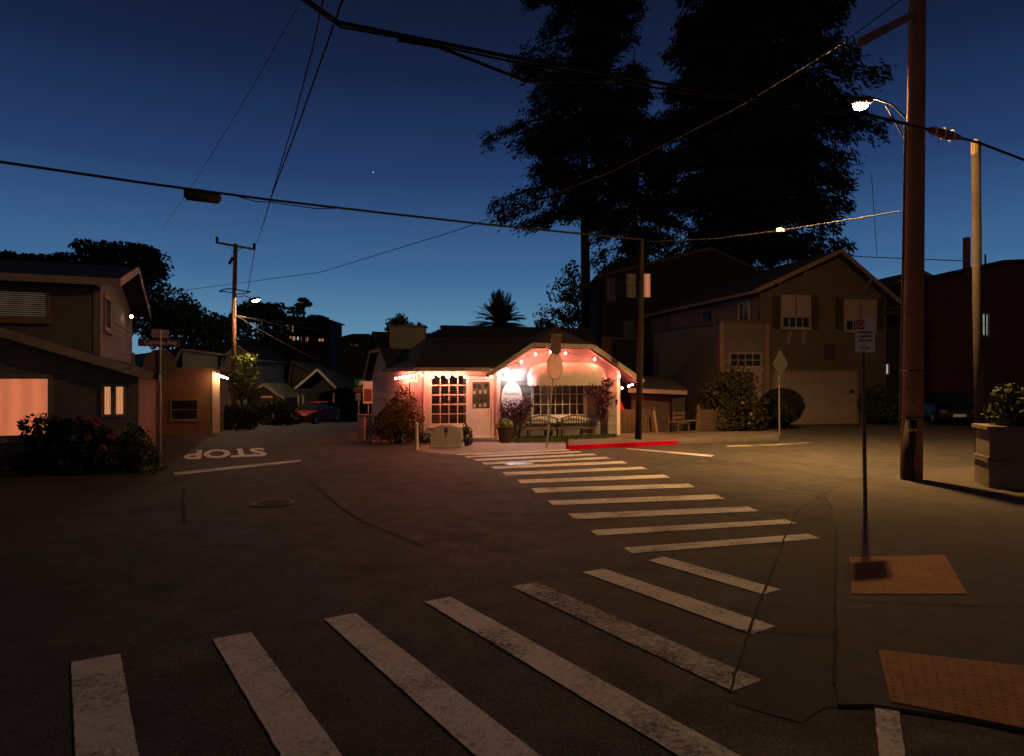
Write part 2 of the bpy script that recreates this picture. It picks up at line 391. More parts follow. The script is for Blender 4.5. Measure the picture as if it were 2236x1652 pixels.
for k, q in enumerate(A): ground_poly('crosswalk_stripe', [G(*px2(*p)) for p in q], PAINT, jag=.0018)
for q in [((865, 480), (925, 465), (1375, 592), (1308, 611)), ((610, 525), (690, 511), (1358, 735), (1265, 766)), ((332, 580), (430, 563), (1305, 945), (1188, 988))]:
    ground_poly('crosswalk_stripe', [G(*px2(*p)) for p in q], PAINT_OLD if q[0][0] == 332 else PAINT, jag=.0018)
for tl, tr, br, bl in [(px2(0, 640), px2(100, 620), px2(1040, 1140), px2(820, 1140)), (px1(1490, 902), px1(1645, 873), px1(2236, 1330), px1(2100, 1456)),
                       (px1(938, 1000), px1(1130, 968), px1(1490, 1456), px1(1205, 1456)), (px1(240, 1115), px1(483, 1075), px1(553, 1456), px1(255, 1456))]:
    ground_poly('crosswalk_stripe', [G(*tl), G(*tr), G(*ext(tr, br, 1760)), G(*ext(tl, bl, 1760))], PAINT, jag=.0018)
ground_poly('crosswalk_stripe', [G(1910, 1549), G(1962, 1546), G(1990, 1760), G(1930, 1760)], PAINT, jag=.0018)
ground_poly('stop_bar', [G(378, 1033), G(655, 1005), G(658, 1009), G(384, 1039)], PAINT, jag=.003)
ground_poly('parking_line', [G(1366, 981), G(1372, 980), G(1560, 995), G(1553, 999)], PAINT, jag=.003)
ground_poly('parking_line', [G(1585, 974), G(1690, 971), G(1772, 966), G(1774, 968), G(1692, 974), G(1588, 977)], PAINT_OLD, jag=.003)
# STOP, painted for drivers coming down the side street
yd = V((.40, -.915, 0)).normalized(); xd = V((yd.y, -yd.x, 0)); c = (G(585, 985) + G(398, 994)) / 2
st = text_obj('STOP', 1.0, paint_mat('road_paint_fresh', (.82, .79, .74), .36), road, frame_M((c.x, c.y, .0055), xd, yd), 'stop_lettering', .0005, (.86, 3.1), .035)
# seams in the asphalt
def seam(pts, wd, name='seam', sz=.0135):
    pts = [G(*p) for p in pts]; fine = []
    for a, b in zip(pts, pts[1:]):
        n = max(2, int((b - a).length / .15)); fine += [a.lerp(b, k / n) for k in range(n)]
    fine.append(pts[-1]); fine = [p + V((random.gauss(0, .003), random.gauss(0, .003), 0)) for p in fine]
    mb = MB(); vs = []
    for i, p in enumerate(fine):
        d = (fine[min(i + 1, len(fine) - 1)] - fine[max(i - 1, 0)]).normalized(); nrm = V((-d.y, d.x, 0)) * wd * random.uniform(.45, .85) / 2
        vs += [(p + nrm) + V((0, 0, sz)), (p - nrm) + V((0, 0, sz))]
    mb.add(vs, [(2 * i, 2 * i + 1, 2 * i + 3, 2 * i + 2) for i in range(len(fine) - 1)]); o = mb.build(name, DARKGAP, road)
    if o.data.polygons[0].normal.z < 0: o.data.flip_normals()
seam([(1742, 1118), (1718, 1165), (1690, 1240), (1662, 1310), (1636, 1380), (1605, 1480), (1596, 1512)], .035)
seam([(675, 1052), (705, 1075), (745, 1110), (800, 1143), (870, 1170), (930, 1196)], .045)
seam([(402, 1066), (400, 1100), (406, 1150)], .04)
seam([(1150, 1160), (1290, 1138), (1450, 1113), (1590, 1087), (1700, 1073), (1840, 1053), (1965, 1035)], .03)
seam([(60, 1300), (300, 1290), (480, 1270), (620, 1256)], .02); seam([(285, 1285), (288, 1250), (300, 1215)], .02)
seam([(1742, 1118), (1790, 1085), (1845, 1062)], .03); seam([(1826, 1165), (1824, 1300), (1826, 1420), (1822, 1500)], .035, sz=.027)
seam([(1620, 1380), (1720, 1386), (1826, 1392)], .02); seam([(1796, 1173), (1826, 1172)], .02); seam([(1835, 1150), (2000, 1152), (2236, 1160)], .02, sz=.027); seam([(1850, 1320), (2000, 1325), (2236, 1332)], .02, sz=.027)
# the corner: gutter apron and sidewalk of concrete
CW = mat('sidewalk_concrete', (.078, .066, .052), .9, .3, 4, .5, 50)
corner = [G(*p) for p in [(1750, 1108), (1720, 1168), (1692, 1242), (1664, 1312), (1638, 1382), (1607, 1482), (1592, 1535), (1685, 1562), (1750, 1580), (1800, 1547), (1900, 1545), (2060, 1568), (2330, 1612), (2600, 1600), (2600, 1003), (2236, 1012), (1965, 1037), (1845, 1055), (1785, 1076)]]
gt = struct(ground_poly('gutter_apron', corner, mat('gutter_concrete', (.064, .054, .043), .9, .3, 4, .5, 50), .0045, None)); XF[gt] = Matrix.Identity(4)
walk = [G(*p) for p in [(1800, 1085), (1818, 1115), (1826, 1165), (1824, 1300), (1826, 1420), (1824, 1500), (1830, 1546), (1900, 1545), (2060, 1568), (2330, 1612), (2600, 1600), (2600, 1003), (2236, 1012), (1965, 1037), (1850, 1056)]]
sw = struct(ground_poly('sidewalk', walk, CW, .022, None, th=.05)); XF[sw] = Matrix.Identity(4)
def pad(pts, label):
    t = thing('tactile_pad', label, 'tactile pad', G(*pts[3], .024), 0)
    q = [G(*p, .024) for p in pts]; mb = MB().slab([p + V((0, 0, .006)) for p in q], (0, 0, -.006)); mb.build('pad_plate', TACT, t, True)
    mb = MB(); n, m_ = 12, 16
    for i in range(n):
        for j in range(m_):
            a, b = (i + .5) / n, (j + .5) / m_
            p = q[0].lerp(q[1], a).lerp(q[3].lerp(q[2], a), b); mb.lathe([(.014, .0063), (.010, .0085), (.005, .009)], (p.x, p.y, p.z), 6)
    mb.build('domes', TACT, t, True)['kind'] = 'stuff'
pad([(1855, 1218), (2062, 1213), (2112, 1298), (1860, 1298)], 'orange yellow tactile paving pad with the sign shadow on it')
d1, d2 = G(1918, 1420), G(1945, 1533)
pad([(1918, 1420), (2245, 1457), (2280, 1600), (1945, 1533)], 'dim tactile paving pad beside the lone white stripe')
# manhole covers
def manhole(p, r, label, m, lm_=None):
    t = thing('manhole_cover', label, 'manhole cover', (p.x, p.y, .010))
    MB().lathe([(r, .0), (r, .006), (r * .86, .006), (r * .84, .003)], n=28).build('rim', m, t)
    mb = MB().lathe([(r * .82, .0), (r * .82, .006), (r * .5, .008)], n=28)
    for k in range(5): mb.box((0, (k - 2) * r * .28, .009), (r * 1.1, r * .09, .004))
    mb.build('lid', lm_ or m, t)
manhole(G(1133, 1013.5), .36, 'shiny round manhole cover among the crosswalk stripes', mat('worn_iron', (.20, .19, .18), .4, .3, 10, metal=.5))
manhole(G(597, 1099.5), .34, 'round manhole cover in the empty asphalt by the crack', mat('iron_grey', (.13, .115, .10), .7, .4, 8), mat('lid_dark', (.05, .044, .038), .85, .3, 8))

# sidewalk in front of the shop and red kerb
kz = .11
swf = [G(1241, 983) + V((0, .16, 0)), G(1478, 971.5) + V((0, .16, 0)), G(1535, 968), G(1700, 962)] + [G(u, v) for u, v in [(1700, 948), (1480, 950), (1345, 953), (1242, 960)]]
o = ground_poly('shop_sidewalk', swf, CONC, kz, None, th=kz + .02); struct(o); XF[o] = Matrix.Identity(4)
ramp_ = [G(u, v) for u, v in [(905, 985), (975, 993), (1060, 997), (1150, 992), (1236, 984), (1236, 963), (1130, 962), (1090, 966), (1010, 968), (920, 975)]]
o = struct(ground_poly('entrance_path', ramp_, mat('path_concrete', (.26, .22, .19), .9, .25, 6, .4, 50), .0085, None)); XF[o] = Matrix.Identity(4)
t = thing('red_kerb', 'long red painted kerb in front of the shop sidewalk', 'kerb', G(1237, 984))
a, b = G(1241, 983), G(1478, 971.5); n_ = 5
for k in range(n_):
    p, q = a.lerp(b, k / n_), a.lerp(b, (k + .985) / n_)
    MB().bar(p + V((0, .08, kz / 2 + .002)), q + V((0, .08, kz / 2 + .002)), .17, kz + .02).build('kerb_stone', REDCURB, t, True)
# grass strip by the shop wall
def grass(name, label, poly, n, h, m):
    pts = []
    c0 = sum(poly, V((0, 0, 0))) / len(poly)
    for _ in range(n):
        i = random.randrange(len(poly)); a, b = poly[i], poly[(i + 1) % len(poly)]; r1, r2 = math.sqrt(random.random()), random.random()
        p = c0 * (1 - r1) + a * (r1 * (1 - r2)) + b * (r1 * r2); pts.append((p.x, p.y, p.z))
    pts = np.array(pts); hh = h * RNG.uniform(.4, 1, (n, 1)); a = RNG.uniform(0, 6.28, n); d = np.stack([np.cos(a), np.sin(a), 0 * a], 1) * .012
    top = pts + np.concatenate([RNG.normal(0, .03, (n, 2)), hh], 1)
    o = quads_mesh(name, np.stack([pts - d, pts + d, top + d * .3, top - d * .3], 1), m); o['kind'] = 'stuff'; tag(o, label, 'grass')
grass('grass', 'short grass strip under the shop window and benches', [G(1128, 968, .05), G(1236, 966, .05), G(1345, 955, .13), G(1345, 951, .13), G(1236, 956, .1), G(1090, 958, .05)], 5000, .09, GRASS)

# ------------------------------------------------------------------ foliage builders
def bush(name, label, cat, base, blobs, n, size, m, asp=.55, stems=4, flowers=None, shell=.35, lump=.35, group=None, stem_m=None):
    """blobs: (centre offset, radii) relative to the base"""
    t = thing(name, label, cat, base, 0, group); tot = sum(b[1][0] * b[1][2] for b in blobs); cs = []
    for i, (c_, r_) in enumerate(blobs): cs.append(blob_points(max(20, int(n * r_[0] * r_[2] / tot)), c_, r_, shell, lump, i * 7 + int(abs(base[0]) * 13) % 97))
    pts = np.concatenate(cs); pts = pts[pts[:, 2] > .02]
    quads_mesh('foliage', leaf_quads(pts, size, asp), m, t)
    for k in range(stems):
        c_ = blobs[k % len(blobs)][0]; mb = MB(); x, y = random.gauss(0, .08), random.gauss(0, .08)
        e = V(c_) + V((random.gauss(0, .1), random.gauss(0, .1), 0))
        mb.tube([(x, y, 0), (x * .5 + e.x * .4, y * .5 + e.y * .4, e.z * .55), tuple(e)], [.03, .02, .008], 5); mb.build('stem', stem_m or BARK, t)
    for (u, v_, Y, r_, fm) in flowers or []:
        p = P(u, v_, Y) - V(base); mb = MB(); q = leaf_quads(blob_points(70, tuple(p), (r_, r_, r_), .8), r_ * .45, .9)
        quads_mesh('blossom', q, fm, t)
    return t

def conifer(name, label, base, H, prof, nb, ns, m, tr, seed, droop=.25, spray=.30, group=None, spread=.5, bare=0.0, cat='tree'):
    """trunk with limbs; sprays of needles hang along every limb. prof: (z, radius-left, radius-right)"""
    rg = np.random.default_rng(seed); t = thing(name, label, cat, base, 0, group)
    mb = MB(); k = 14; mb.tube([(math.sin(i * .9) * .06, math.cos(i * .7) * .05, H * i / k) for i in range(k + 1)], [tr * (1 - .93 * (i / k) ** .9) for i in range(k + 1)], 10)
    mb.build('trunk', BARK, t, smooth=True)
    zs = np.array([p[0] for p in prof]); L = np.array([p[1] for p in prof]); Rr = np.array([p[2] for p in prof]); cs = []; lm = MB()
    for i in range(nb):
        z = rg.uniform(zs[0], min(zs[-1], H * .98)); a = rg.uniform(0, 2 * math.pi); cx = math.cos(a)
        r = (np.interp(z, zs, Rr) * (1 + cx) / 2 + np.interp(z, zs, L) * (1 - cx) / 2) * rg.choice([rg.uniform(.8, 1.1), rg.uniform(.45, .95)])
        d = np.array([math.cos(a), math.sin(a), 0]); up = rg.uniform(-.05, .15)
        f = np.linspace(0, 1, 6); path = np.array([0, 0, z]) + d * (f * r)[:, None]; path[:, 2] += up * r * f - droop * r * f ** 2.2
        if i % 2 == 0 or r > 3: lm.tube(path, list(np.linspace(.018 * r + .02, .012, 6)), 4, False)
        n = int(ns * r); g = rg.uniform(bare, 1, n) ** .8; ctr = np.stack([np.interp(g, f, path[:, j]) for j in range(3)], 1)
        side = np.array([-d[1], d[0], 0]); wdt = spread * (1.15 - g * .75) * (.35 + .22 * r)
        off = side * (rg.normal(0, 1, n) * wdt)[:, None]; ctr = ctr + off; ctr[:, 2] += -np.abs(rg.normal(0, .28, n)) * (.5 + .25 * r) * .6 + rg.normal(0, .12, n)
        # clump
        mixk = rg.uniform(0, 1, (n, 1)) < .82
        cc = np.where(mixk, ctr[rg.integers(0, max(1, n // 12), n)] + rg.normal(0, .22, (n, 3)) * np.array([1, 1, .8]), ctr)
        dd = d * rg.uniform(.2, .9, (n, 1)) + side * rg.normal(0, .7, (n, 1)) + np.array([0, 0, -1.]) * rg.uniform(.0, 1.0, (n, 1)) + rg.normal(0, .25, (n, 3)); dd /= np.linalg.norm(dd, axis=1, keepdims=True)
        ee = np.cross(dd, rg.normal(size=(n, 3))); ee /= np.linalg.norm(ee, axis=1, keepdims=True); LL_ = spray * rg.uniform(.6, 1.5, (n, 1)); dd *= LL_; ee *= LL_ * .24
        cs.append(np.stack([cc - dd, cc + ee, cc + dd, cc - ee], axis=1))
    lm.build('limbs', BARK, t)['kind'] = 'stuff'
    quads_mesh('crown', np.concatenate(cs), m, t); return t

def roundtree(name, label, base, trunk_h, blobs, n, size, m, tr=.18, group=None, lump=.4, cat='tree', shell=.3):
    t = thing(name, label, cat, base, 0, group); top = V(blobs[0][0])
    MB().tube([(0, 0, 0), (.05, 0, trunk_h * .5), (top.x * .4, top.y * .4, max(trunk_h, top.z * .8))], [tr, tr * .8, tr * .35], 8).build('trunk', BARK, t, smooth=True)
    lm = MB(); tot = sum(b[1][0] * b[1][2] for b in blobs); cs = []
    for i, (c_, r_) in enumerate(blobs):
        lm.tube([(0, 0, trunk_h * .7), (c_[0] * .5, c_[1] * .5, (trunk_h * .7 + c_[2]) / 2 + .1), c_], [tr * .5, tr * .3, tr * .1], 5)
        cs.append(blob_points(int(n * r_[0] * r_[2] / tot), c_, r_, shell, lump, i * 3 + len(label)))
    lm.build('limbs', BARK, t)['kind'] = 'stuff'; quads_mesh('crown', leaf_quads(np.concatenate(cs), size, .6), m, t); return t
# ------------------------------------------------------------------ the shop
SO, SA = (-.517, 23.2), R(8)
shop = thing('corner_cafe', 'low pale corner cafe with clipped gable, red string lights and bright entrance lamp', 'building', (SO[0], SO[1], 0), SA)
SM = XF[shop]; SMi = SM.inverted()
def s_hit(u, v, yl):   # where the view line meets the local plane y = yl
    return SMi @ hit(u, v, SM @ V((0, yl, 0)), SM.to_3x3() @ V((0, 1, 0)))
WF = Wall((0, 0), 0); WG = Wall((0, -.12), 0); sd = V((-.322, .947, 0)).normalized(); LA = V((-2.45, 0, 0)); LL = 6.7
LD = LA + sd * LL; WS = Wall((LD.x, LD.y), math.atan2(-sd.y, -sd.x))     # side wall, s runs from the back to the street corner
def ss(t_): return LL - t_
bay = [(-2.45, .3), (-.0, .3), (0, 2.42), (-2.45, 2.42)]
holes = [(-2.22, -1.05, .56, 2.18), (-.97, -.17, .29, 2.06)]
wall_mesh(WF, [(-2.45, 0), (0, 0), (0, 2.42), (-2.45, 2.42)], [holes[0], (-.97, -.17, 0, 2.06)], SHOPW, shop)
gab = [(0, 0), (4.29, 0), (4.29, 2.38), (3.2, 3.10), (1.15, 3.12), (0, 2.36)]
gh = (1.25, 3.03, .84, 1.90)
wall_mesh(WG, gab, [gh], SHOPW, shop)
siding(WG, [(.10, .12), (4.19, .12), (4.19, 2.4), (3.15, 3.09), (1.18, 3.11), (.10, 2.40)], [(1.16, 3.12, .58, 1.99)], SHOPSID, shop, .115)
siding(WF, [(-2.36, .12), (-1.02, .12), (-1.02, .46), (-2.36, .46)], [], SHOPW, shop, .115)
mb = MB(); WG.box(mb, -.02, .1, .02, 2.42, 0, .035); mb.build('corner_trim', TRIM, shop)
mb = MB(); WG.box(mb, 4.19, 4.31, .02, 2.36, 0, .035); mb.build('corner_trim', TRIM, shop)
mb = MB(); WF.box(mb, -2.47, -2.31, .3, 2.4, 0, .03); mb.build('corner_trim', SHOPW, shop)
mb = MB(); WF.box(mb, -2.31, -1.0, 2.26, 2.4, 0, .028); mb.build('head_trim', SHOPW, shop)
window(WF, shop, -2.22, -1.05, .56, 2.18, 4, 5, TRIM, mat('shop_glass', (.02, .018, .02), .04, 0, spec=.5), 0, .09, .03)
# make the glass really clear
def clear_glass(name='clear_glass'):
    if name in MATS: return MATS[name]
    m = bpy.data.materials.new(name); m.use_nodes = True; t_ = m.node_tree; t_.nodes.clear()
    o_ = t_.nodes.new('ShaderNodeOutputMaterial'); mx = t_.nodes.new('ShaderNodeMixShader'); tr_ = t_.nodes.new('ShaderNodeBsdfTransparent'); gl = t_.nodes.new('ShaderNodeBsdfGlossy')
    fr = t_.nodes.new('ShaderNodeFresnel'); fr.inputs[0].default_value = 1.45; gl.inputs['Roughness'].default_value = .03; tr_.inputs[0].default_value = (.86, .88, .88, 1)
    t_.links.new(fr.outputs[0], mx.inputs[0]); t_.links.new(tr_.outputs[0], mx.inputs[1]); t_.links.new(gl.outputs[0], mx.inputs[2]); t_.links.new(mx.outputs[0], o_.inputs[0]); MATS[name] = m; return m
CG = clear_glass()
for o in list(bpy.data.objects):
    if o.name.startswith('pane') and o.data.materials[0] == MATS['shop_glass']: o.data.materials[0] = CG
window(WG, shop, 1.25, 3.03, .84, 1.90, 7, 3, TRIM, CG, .0, .09, .022, False)
mb = MB(); WG.box(mb, 1.12, 3.18, .56, .74, 0.03, .26); b_ = mb.build('window_box', TRIM, shop)
# door
d_ = MB(); WF.box(d_, -.95, -.84, .10, 2.04, -.06, -.01); WF.box(d_, -.24, -.18, .10, 2.04, -.06, -.01); WF.box(d_, -.84, -.24, 1.97, 2.04, -.06, -.01); WF.box(d_, -.84, -.24, .10, 1.06, -.06, -.01)
dr = d_.build('door', SHOPW, shop)
for z0, z1 in ((.22, .52), (.6, .96)):
    mb = MB(); WF.box(mb, -.76, -.32, z0, z1, -.012, -.002); mb.build('door_panel', SHOPW, dr)
mb = MB(); WF.box(mb, -.84, -.24, 1.06, 1.97, -.04, -.034); mb.build('pane', CG, dr)
mb = MB(); mb.ball(WF.pt(-.27, 1.0, .03), .03); mb.build('handle', STEEL, dr, smooth=True)
mb = MB(); WF.box(mb, -1.03, -.97, .1, 2.06, 0, .04); WF.box(mb, -.17, -.11, .1, 2.06, 0, .04); WF.box(mb, -1.03, -.11, 2.06, 2.14, 0, .042); mb.build('door_frame', TRIM, shop)
mb = MB(); WF.box(mb, -1.1, -.05, .0, .10, -.1, .32); mb.build('doorstep', CONC_L, shop)
# side wall with its clipped gable
side = [(0, -.3), (LL, -.3), (LL, 2.42), (ss(3.43), 2.42), (ss(4.46), 3.12), (ss(5.79), 3.10), (0, 2.05)]
wall_mesh(WS, side, [(5.0, 5.42, 1.0, 1.95), (5.62, 6.04, 1.0, 1.95)], SHOPW, shop)
siding(WS, [(.05, .1), (LL - .1, .1), (LL - .1, 2.35), (ss(3.43), 2.38), (ss(4.46), 3.06), (ss(5.79), 3.04), (.05, 2.05)], [(4.9, 6.14, .9, 2.05)], SHOPW, shop, .15)
for a_, b_2 in ((5.0, 5.42), (5.62, 6.04)): window(WS, shop, a_, b_2, 1.0, 1.95, 2, 2, TRIM, GLASS, 0, .06, .02)
for k in range(9):
    s_ = 4.55 + k * .26
    mb = MB(); WS.box(mb, s_ - .018, s_ + .018, .1, 2.3, .026, .05); mb.build('batten', SHOPW, shop)
mb = MB(); mb.bx(4.15, 4.29, 0.02, 6.4, 0, 2.3); mb.build('wall', SHOPW, shop)
mb = MB(); mb.bx(-4.4, 4.15, 6.3, 6.44, -.3, 2.4); mb.build('wall', SHOPW, shop)
mb = MB(); mb.bx(-2.3, 4.15, .02, 6.3, .04, .10); mb.build('floor', FENCEW, shop)
# roofs
EZ = 2.36; rz_ = 3.62; th = (0, 0, .09)
Eo = LA + V((-.35, -.42, 0)); El = LA + sd * 3.5 + V((-.947, -.322, 0)) * .35
R1, R2 = V((-2.3, 3.7, rz_)), V((2.6, 3.7, rz_))
mb = MB()
zy = lambda y: EZ + (rz_ - EZ) * (y + .42) / 4.12
mb.slab([(Eo.x, Eo.y, EZ), (-.3, -.42, EZ), (-.3, .05, zy(.05)), (2.6, .05, zy(.05)), R2, R1], th)
mb.slab([(El.x, El.y, EZ), (Eo.x, Eo.y, EZ), R1], th)
mb.slab([(El.x, El.y, EZ), R1, (R1.x - .2, 6.9, EZ), (El.x - .4, 6.9, EZ)], th)
mb.slab([R1, R2, (2.6, 6.9, EZ), (R1.x - .2, 6.9, EZ)], th)
mb.build('roof', ROOFM, shop)
mb = MB(); inn = V((.947, .322, 0)); g4 = [(3.35, 2.36), (4.46, 3.2), (5.79, 3.18), (6.9, 2.0)]
for (a0, z0), (a1, z1) in zip(g4, g4[1:]):
    p0, p1 = LA + sd * a0 - inn * .3, LA + sd * a1 - inn * .3; mb.slab([(p0.x, p0.y, z0), (p1.x, p1.y, z1), (p1.x + inn.x * 3.4, p1.y + inn.y * 3.4, z1), (p0.x + inn.x * 3.4, p0.y + inn.y * 3.4, z0)], (0, 0, .08))
mb.build('wing_roof', ROOFM, shop)
for (a0, z0), (a1, z1) in zip(g4, g4[1:]):
    p0, p1 = LA + sd * a0 - inn * .32, LA + sd * a1 - inn * .32; MB().bar((p0.x, p0.y, z0), (p1.x, p1.y, z1), .03, .13).build('fascia', GREYTRIM, shop)
fy = -.55; A0, A1, A2, A3, RF = V((-.38, fy, 2.14)), V((1.15, fy, 3.18)), V((3.25, fy, 3.13)), V((5.02, fy, 1.93)), V((2.2, .75, 3.86)); RB = V((2.2, 6.6, 3.86))
mb = MB(); up = (0, 0, .09)
mb.slab([A0, A1, RF, RB, (-.38, 6.6, 2.14)], up); mb.slab([A3, A2, RF, RB, (5.02, 6.6, 1.93)], up); mb.slab([A1, A2, RF], up)
mb.build('gable_roof', ROOFM, shop)
for a_, b_2 in ((A0, A1), (A1, A2), (A2, A3)): MB().bar(a_ + V((0, -.02, .035)), b_2 + V((0, -.02, .035)), .03, .15).build('fascia', FASC, shop)
MB().bar((Eo.x, Eo.y - .02, EZ + .03), (-.3, Eo.y - .02, EZ + .03), .03, .13).build('fascia', FASC, shop)
MB().bar((Eo.x - .02, Eo.y, EZ + .03), (El.x - .02, El.y, EZ + .03), .03, .13).build('fascia', FASC, shop)
MB().tube([(Eo.x + .06, Eo.y + .05, EZ - .02), (Eo.x + .25, Eo.y + .28, EZ - .12), (-2.5, -.05, EZ - .3), (-2.5, -.05, .25)], .035, 8).build('downpipe', FASC, shop)
# rear parts: higher roof, tan gable, stucco chimney block, flue
mb = MB(); mb.slab([(-1.6, 6.4, 2.9), (5.6, 6.4, 2.9), (5.6, 9, 4.42), (-1.6, 9, 4.5)], th); mb.slab([(-1.6, 11.6, 2.9), (5.6, 11.6, 2.9), (5.6, 9, 4.42), (-1.6, 9, 4.5)], th); mb.build('rear_roof', ROOFM, shop)
mb = MB(); mb.bx(-1.2, 5.2, 6.6, 11.4, 0, 2.95); mb.build('rear_wall', GREYW, shop)
tg = [V((-5.4, 30.2, 0)) + V((-.45, .89, 0)) * t_ + V((0, 0, z)) for t_, z in ((-.4, -.5), (3.2, -.5), (3.2, 2.95), (2.15, 4.2), (-.4, 2.6))]
mb = MB().slab(tg, (2.6, 1.3, 0)); mb.build('rear_gable', TANW, shop, True)
mb = MB()
for i, j in ((2, 3), (3, 4)): mb.slab([tg[i] + V((-.25, -.1, .02)), tg[j] + V((-.25, -.1, .02)), tg[j] + V((2.6, 1.3, .02)), tg[i] + V((2.6, 1.3, .02))], (0, 0, .08))
mb.build('rear_gable_roof', ROOFM, shop, True)
q = P(888, 712, 28.4); mb = MB().bx(q.x - .72, q.x + .72, q.y, q.y + .8, 2.6, q.z - .05); ch = mb.build('chimney', mat('stucco_grey', (.22, .19, .17), .95, .2, 5, .4, 40), shop, True)
MB().bx(q.x - .78, q.x + .78, q.y - .06, q.y + .86, q.z - .05, q.z + .03).build('chimney_cap', CONC, ch, True)
# awning over the front window
NS, NA = 22, 9; s0, s1, zt, zb, dp = 1.03, 3.80, 2.64, 1.93, .62; grid = []
for i in range(NS + 1):
    x = i / NS; s_ = s0 + (s1 - s0) * x; e = max(0, 1 - abs(2 * x - 1) ** 5) ** .5
    for j in range(NA + 1):
        a = math.pi / 2 * j / NA; zz = zb + (zt - zb) * math.cos(a) * (.35 + .65 * e); oo = .02 + dp * math.sin(a) * (.12 + .88 * e)
        grid.append(WG.pt(s_, zz, oo))
fs = [(i * (NA + 1) + j, (i + 1) * (NA + 1) + j, (i + 1) * (NA + 1) + j + 1, i * (NA + 1) + j + 1) for i in range(NS) for j in range(NA)]
AWN = mat('awning_canvas', (.50, .43, .38), .9, .2, 5, .2, 20)
aw = MB().add(grid, fs).build('awning', AWN, shop, smooth=True)
mb = MB()
for i in range(NS):   # scalloped valance
    a_, b_2 = grid[i * (NA + 1) + NA], grid[(i + 1) * (NA + 1) + NA]; m_ = a_.lerp(b_2, .5)
    mb.add([a_, b_2, b_2 - V((0, 0, .06)), m_ - V((0, 0, .11)), a_ - V((0, 0, .06))], [(0, 1, 2, 3, 4)])
mb.build('valance', AWN, aw)
# oval sign on the wall
mb = MB(); ov = [WG.pt(.49 + .375 * math.cos(a), 1.40 + .60 * math.sin(a), .045) for a in [2 * math.pi * k / 40 for k in range(40)]]
sgn = thing('oval_sign', 'white oval signboard lit by the bright lamp beside the cafe door', 'sign', tuple(SM @ WG.pt(.49, .8, .045)), SA)
mb.slab([SM @ p for p in ov], SM.to_3x3() @ V((0, -.03, 0))); mb.build('board', mat('sign_board_white', (.78, .78, .78), .6, .06, 6), sgn, True)
mb = MB().tube([SM @ (p + V((0, -.03, 0))) for p in ov + ov[:1]], .009, 5, False); mb.build('rim', INK, sgn, True)
for tx, z, sz in (('Breakfast', 1.56, .135), ('& Lunch', 1.40, .135)):
    Mx = XF[sgn].inverted() @ SM @ frame_M(WG.pt(.49, z, .079), (1, 0, 0), (0, 0, 1)); text_obj(tx, sz, mat('ink_grey', (.30, .31, .34), .7, 0), sgn, Mx)
hn = thing('house_number', 'dark house number on the wall left of the bright lamp', 'number', tuple(SM @ WG.pt(.26, 2.2, .03)), SA)
text_obj('42', .2, INK, hn, frame_M((0, -.004, 0), (1, 0, 0), (0, 0, 1)), 'digits', .008)
# floodlight
fl_ = thing('entrance_lamp', 'glaring white box lamp on the cafe wall above the oval sign', 'lamp', tuple(SM @ WG.pt(.49, 2.2, .03)), SA)
MB().bx(-.04, .04, -.30, 0, .02, .06).build('bracket', DARKM, fl_); MB().bx(-.23, .23, -.36, -.06, .13, .17).build('housing', mat('lamp_housing', (.5, .5, .5), .5, 0), fl_)
mb = MB(); mb.slab([(-.20, -.34, .125), (.20, -.34, .125), (.17, -.16, -.10), (-.17, -.16, -.10)], (0, .05, .0)); mb.build('lens', emat('flood_lens', C_FLOOD, FLOOD), fl_)
# string lights
def z3(x, y): return ((1400 + x / 2.753) / 1.8318, (1250 + y / 2.753) / 1.8318)
def z4(x, y): return ((1950 + x / 2.753) / 1.8318, (1250 + y / 2.753) / 1.8318)
bmesh_b = None
def string_lights(label, bulbs, closed=False):
    global bmesh_b
    t_ = thing('string_lights', label, 'string lights', tuple(bulbs[0]), 0); pts = []
    for a_, b_2 in zip(bulbs, bulbs[1:]):
        for k in range(5):
            f = k / 5; p = a_.lerp(b_2, f) + V((0, 0, .075 - .05 * 4 * f * (1 - f) * min(1, (b_2 - a_).length))); pts.append(p)
    pts.append(bulbs[-1] + V((0, 0, .075))); MB().tube(pts, .006, 5).build('cord', CABLE, t_, True)
    for p in bulbs:
        if bmesh_b is None: bmesh_b = MB().ball((0, 0, 0), (.028, .028, .034), 8, 6).build('bulb', emat('bulb_glow', C_BULB, BULB), t_, smooth=True); bo = bmesh_b
        else: bo = bmesh_b.copy(); sc.collection.objects.link(bo); bo.parent = t_; XF[bo] = XF[t_]
        bo.location = XF[t_].inverted() @ p
        so = MB().lathe([(.014, .03), (.016, .075)], p, 6).build('socket', CABLE, bo, False); so.data.transform(Matrix.Translation(-p))
wn = (SM.to_3x3() @ V((-.947, -.322, 0))).normalized(); w0 = SM @ (LA + V((-.947, -.322, 0)) * .30)
bl = [hit(*z3(*p), w0, wn) for p in ((505, 728), (543, 722), (582, 715), (622, 708), (658, 700), (700, 698))]
string_lights('string of red bulbs under the side eave by the orange shrub', bl)
string_lights('string of red bulbs over the grid window and cafe door', [SM @ s_hit(*z3(*p), -.36) for p in ((790, 690), (908, 714), (980, 697), (1086, 712), (1170, 700), (1270, 712), (1553, 710))])
string_lights('string of red bulbs along the clipped front gable', [SM @ s_hit(*z4(*p), -.52) for p in ((210, 625), (372, 545), (530, 463), (692, 438), (858, 452), (1180, 518), (1452, 705))])
string_lights('string of red bulbs under the right eave by the red umbrella', [SM @ s_hit(*z4(*p), y_) for p, y_ in (((1593, 796), -.4), ((1558, 812), .1), ((1482, 835), .7))])
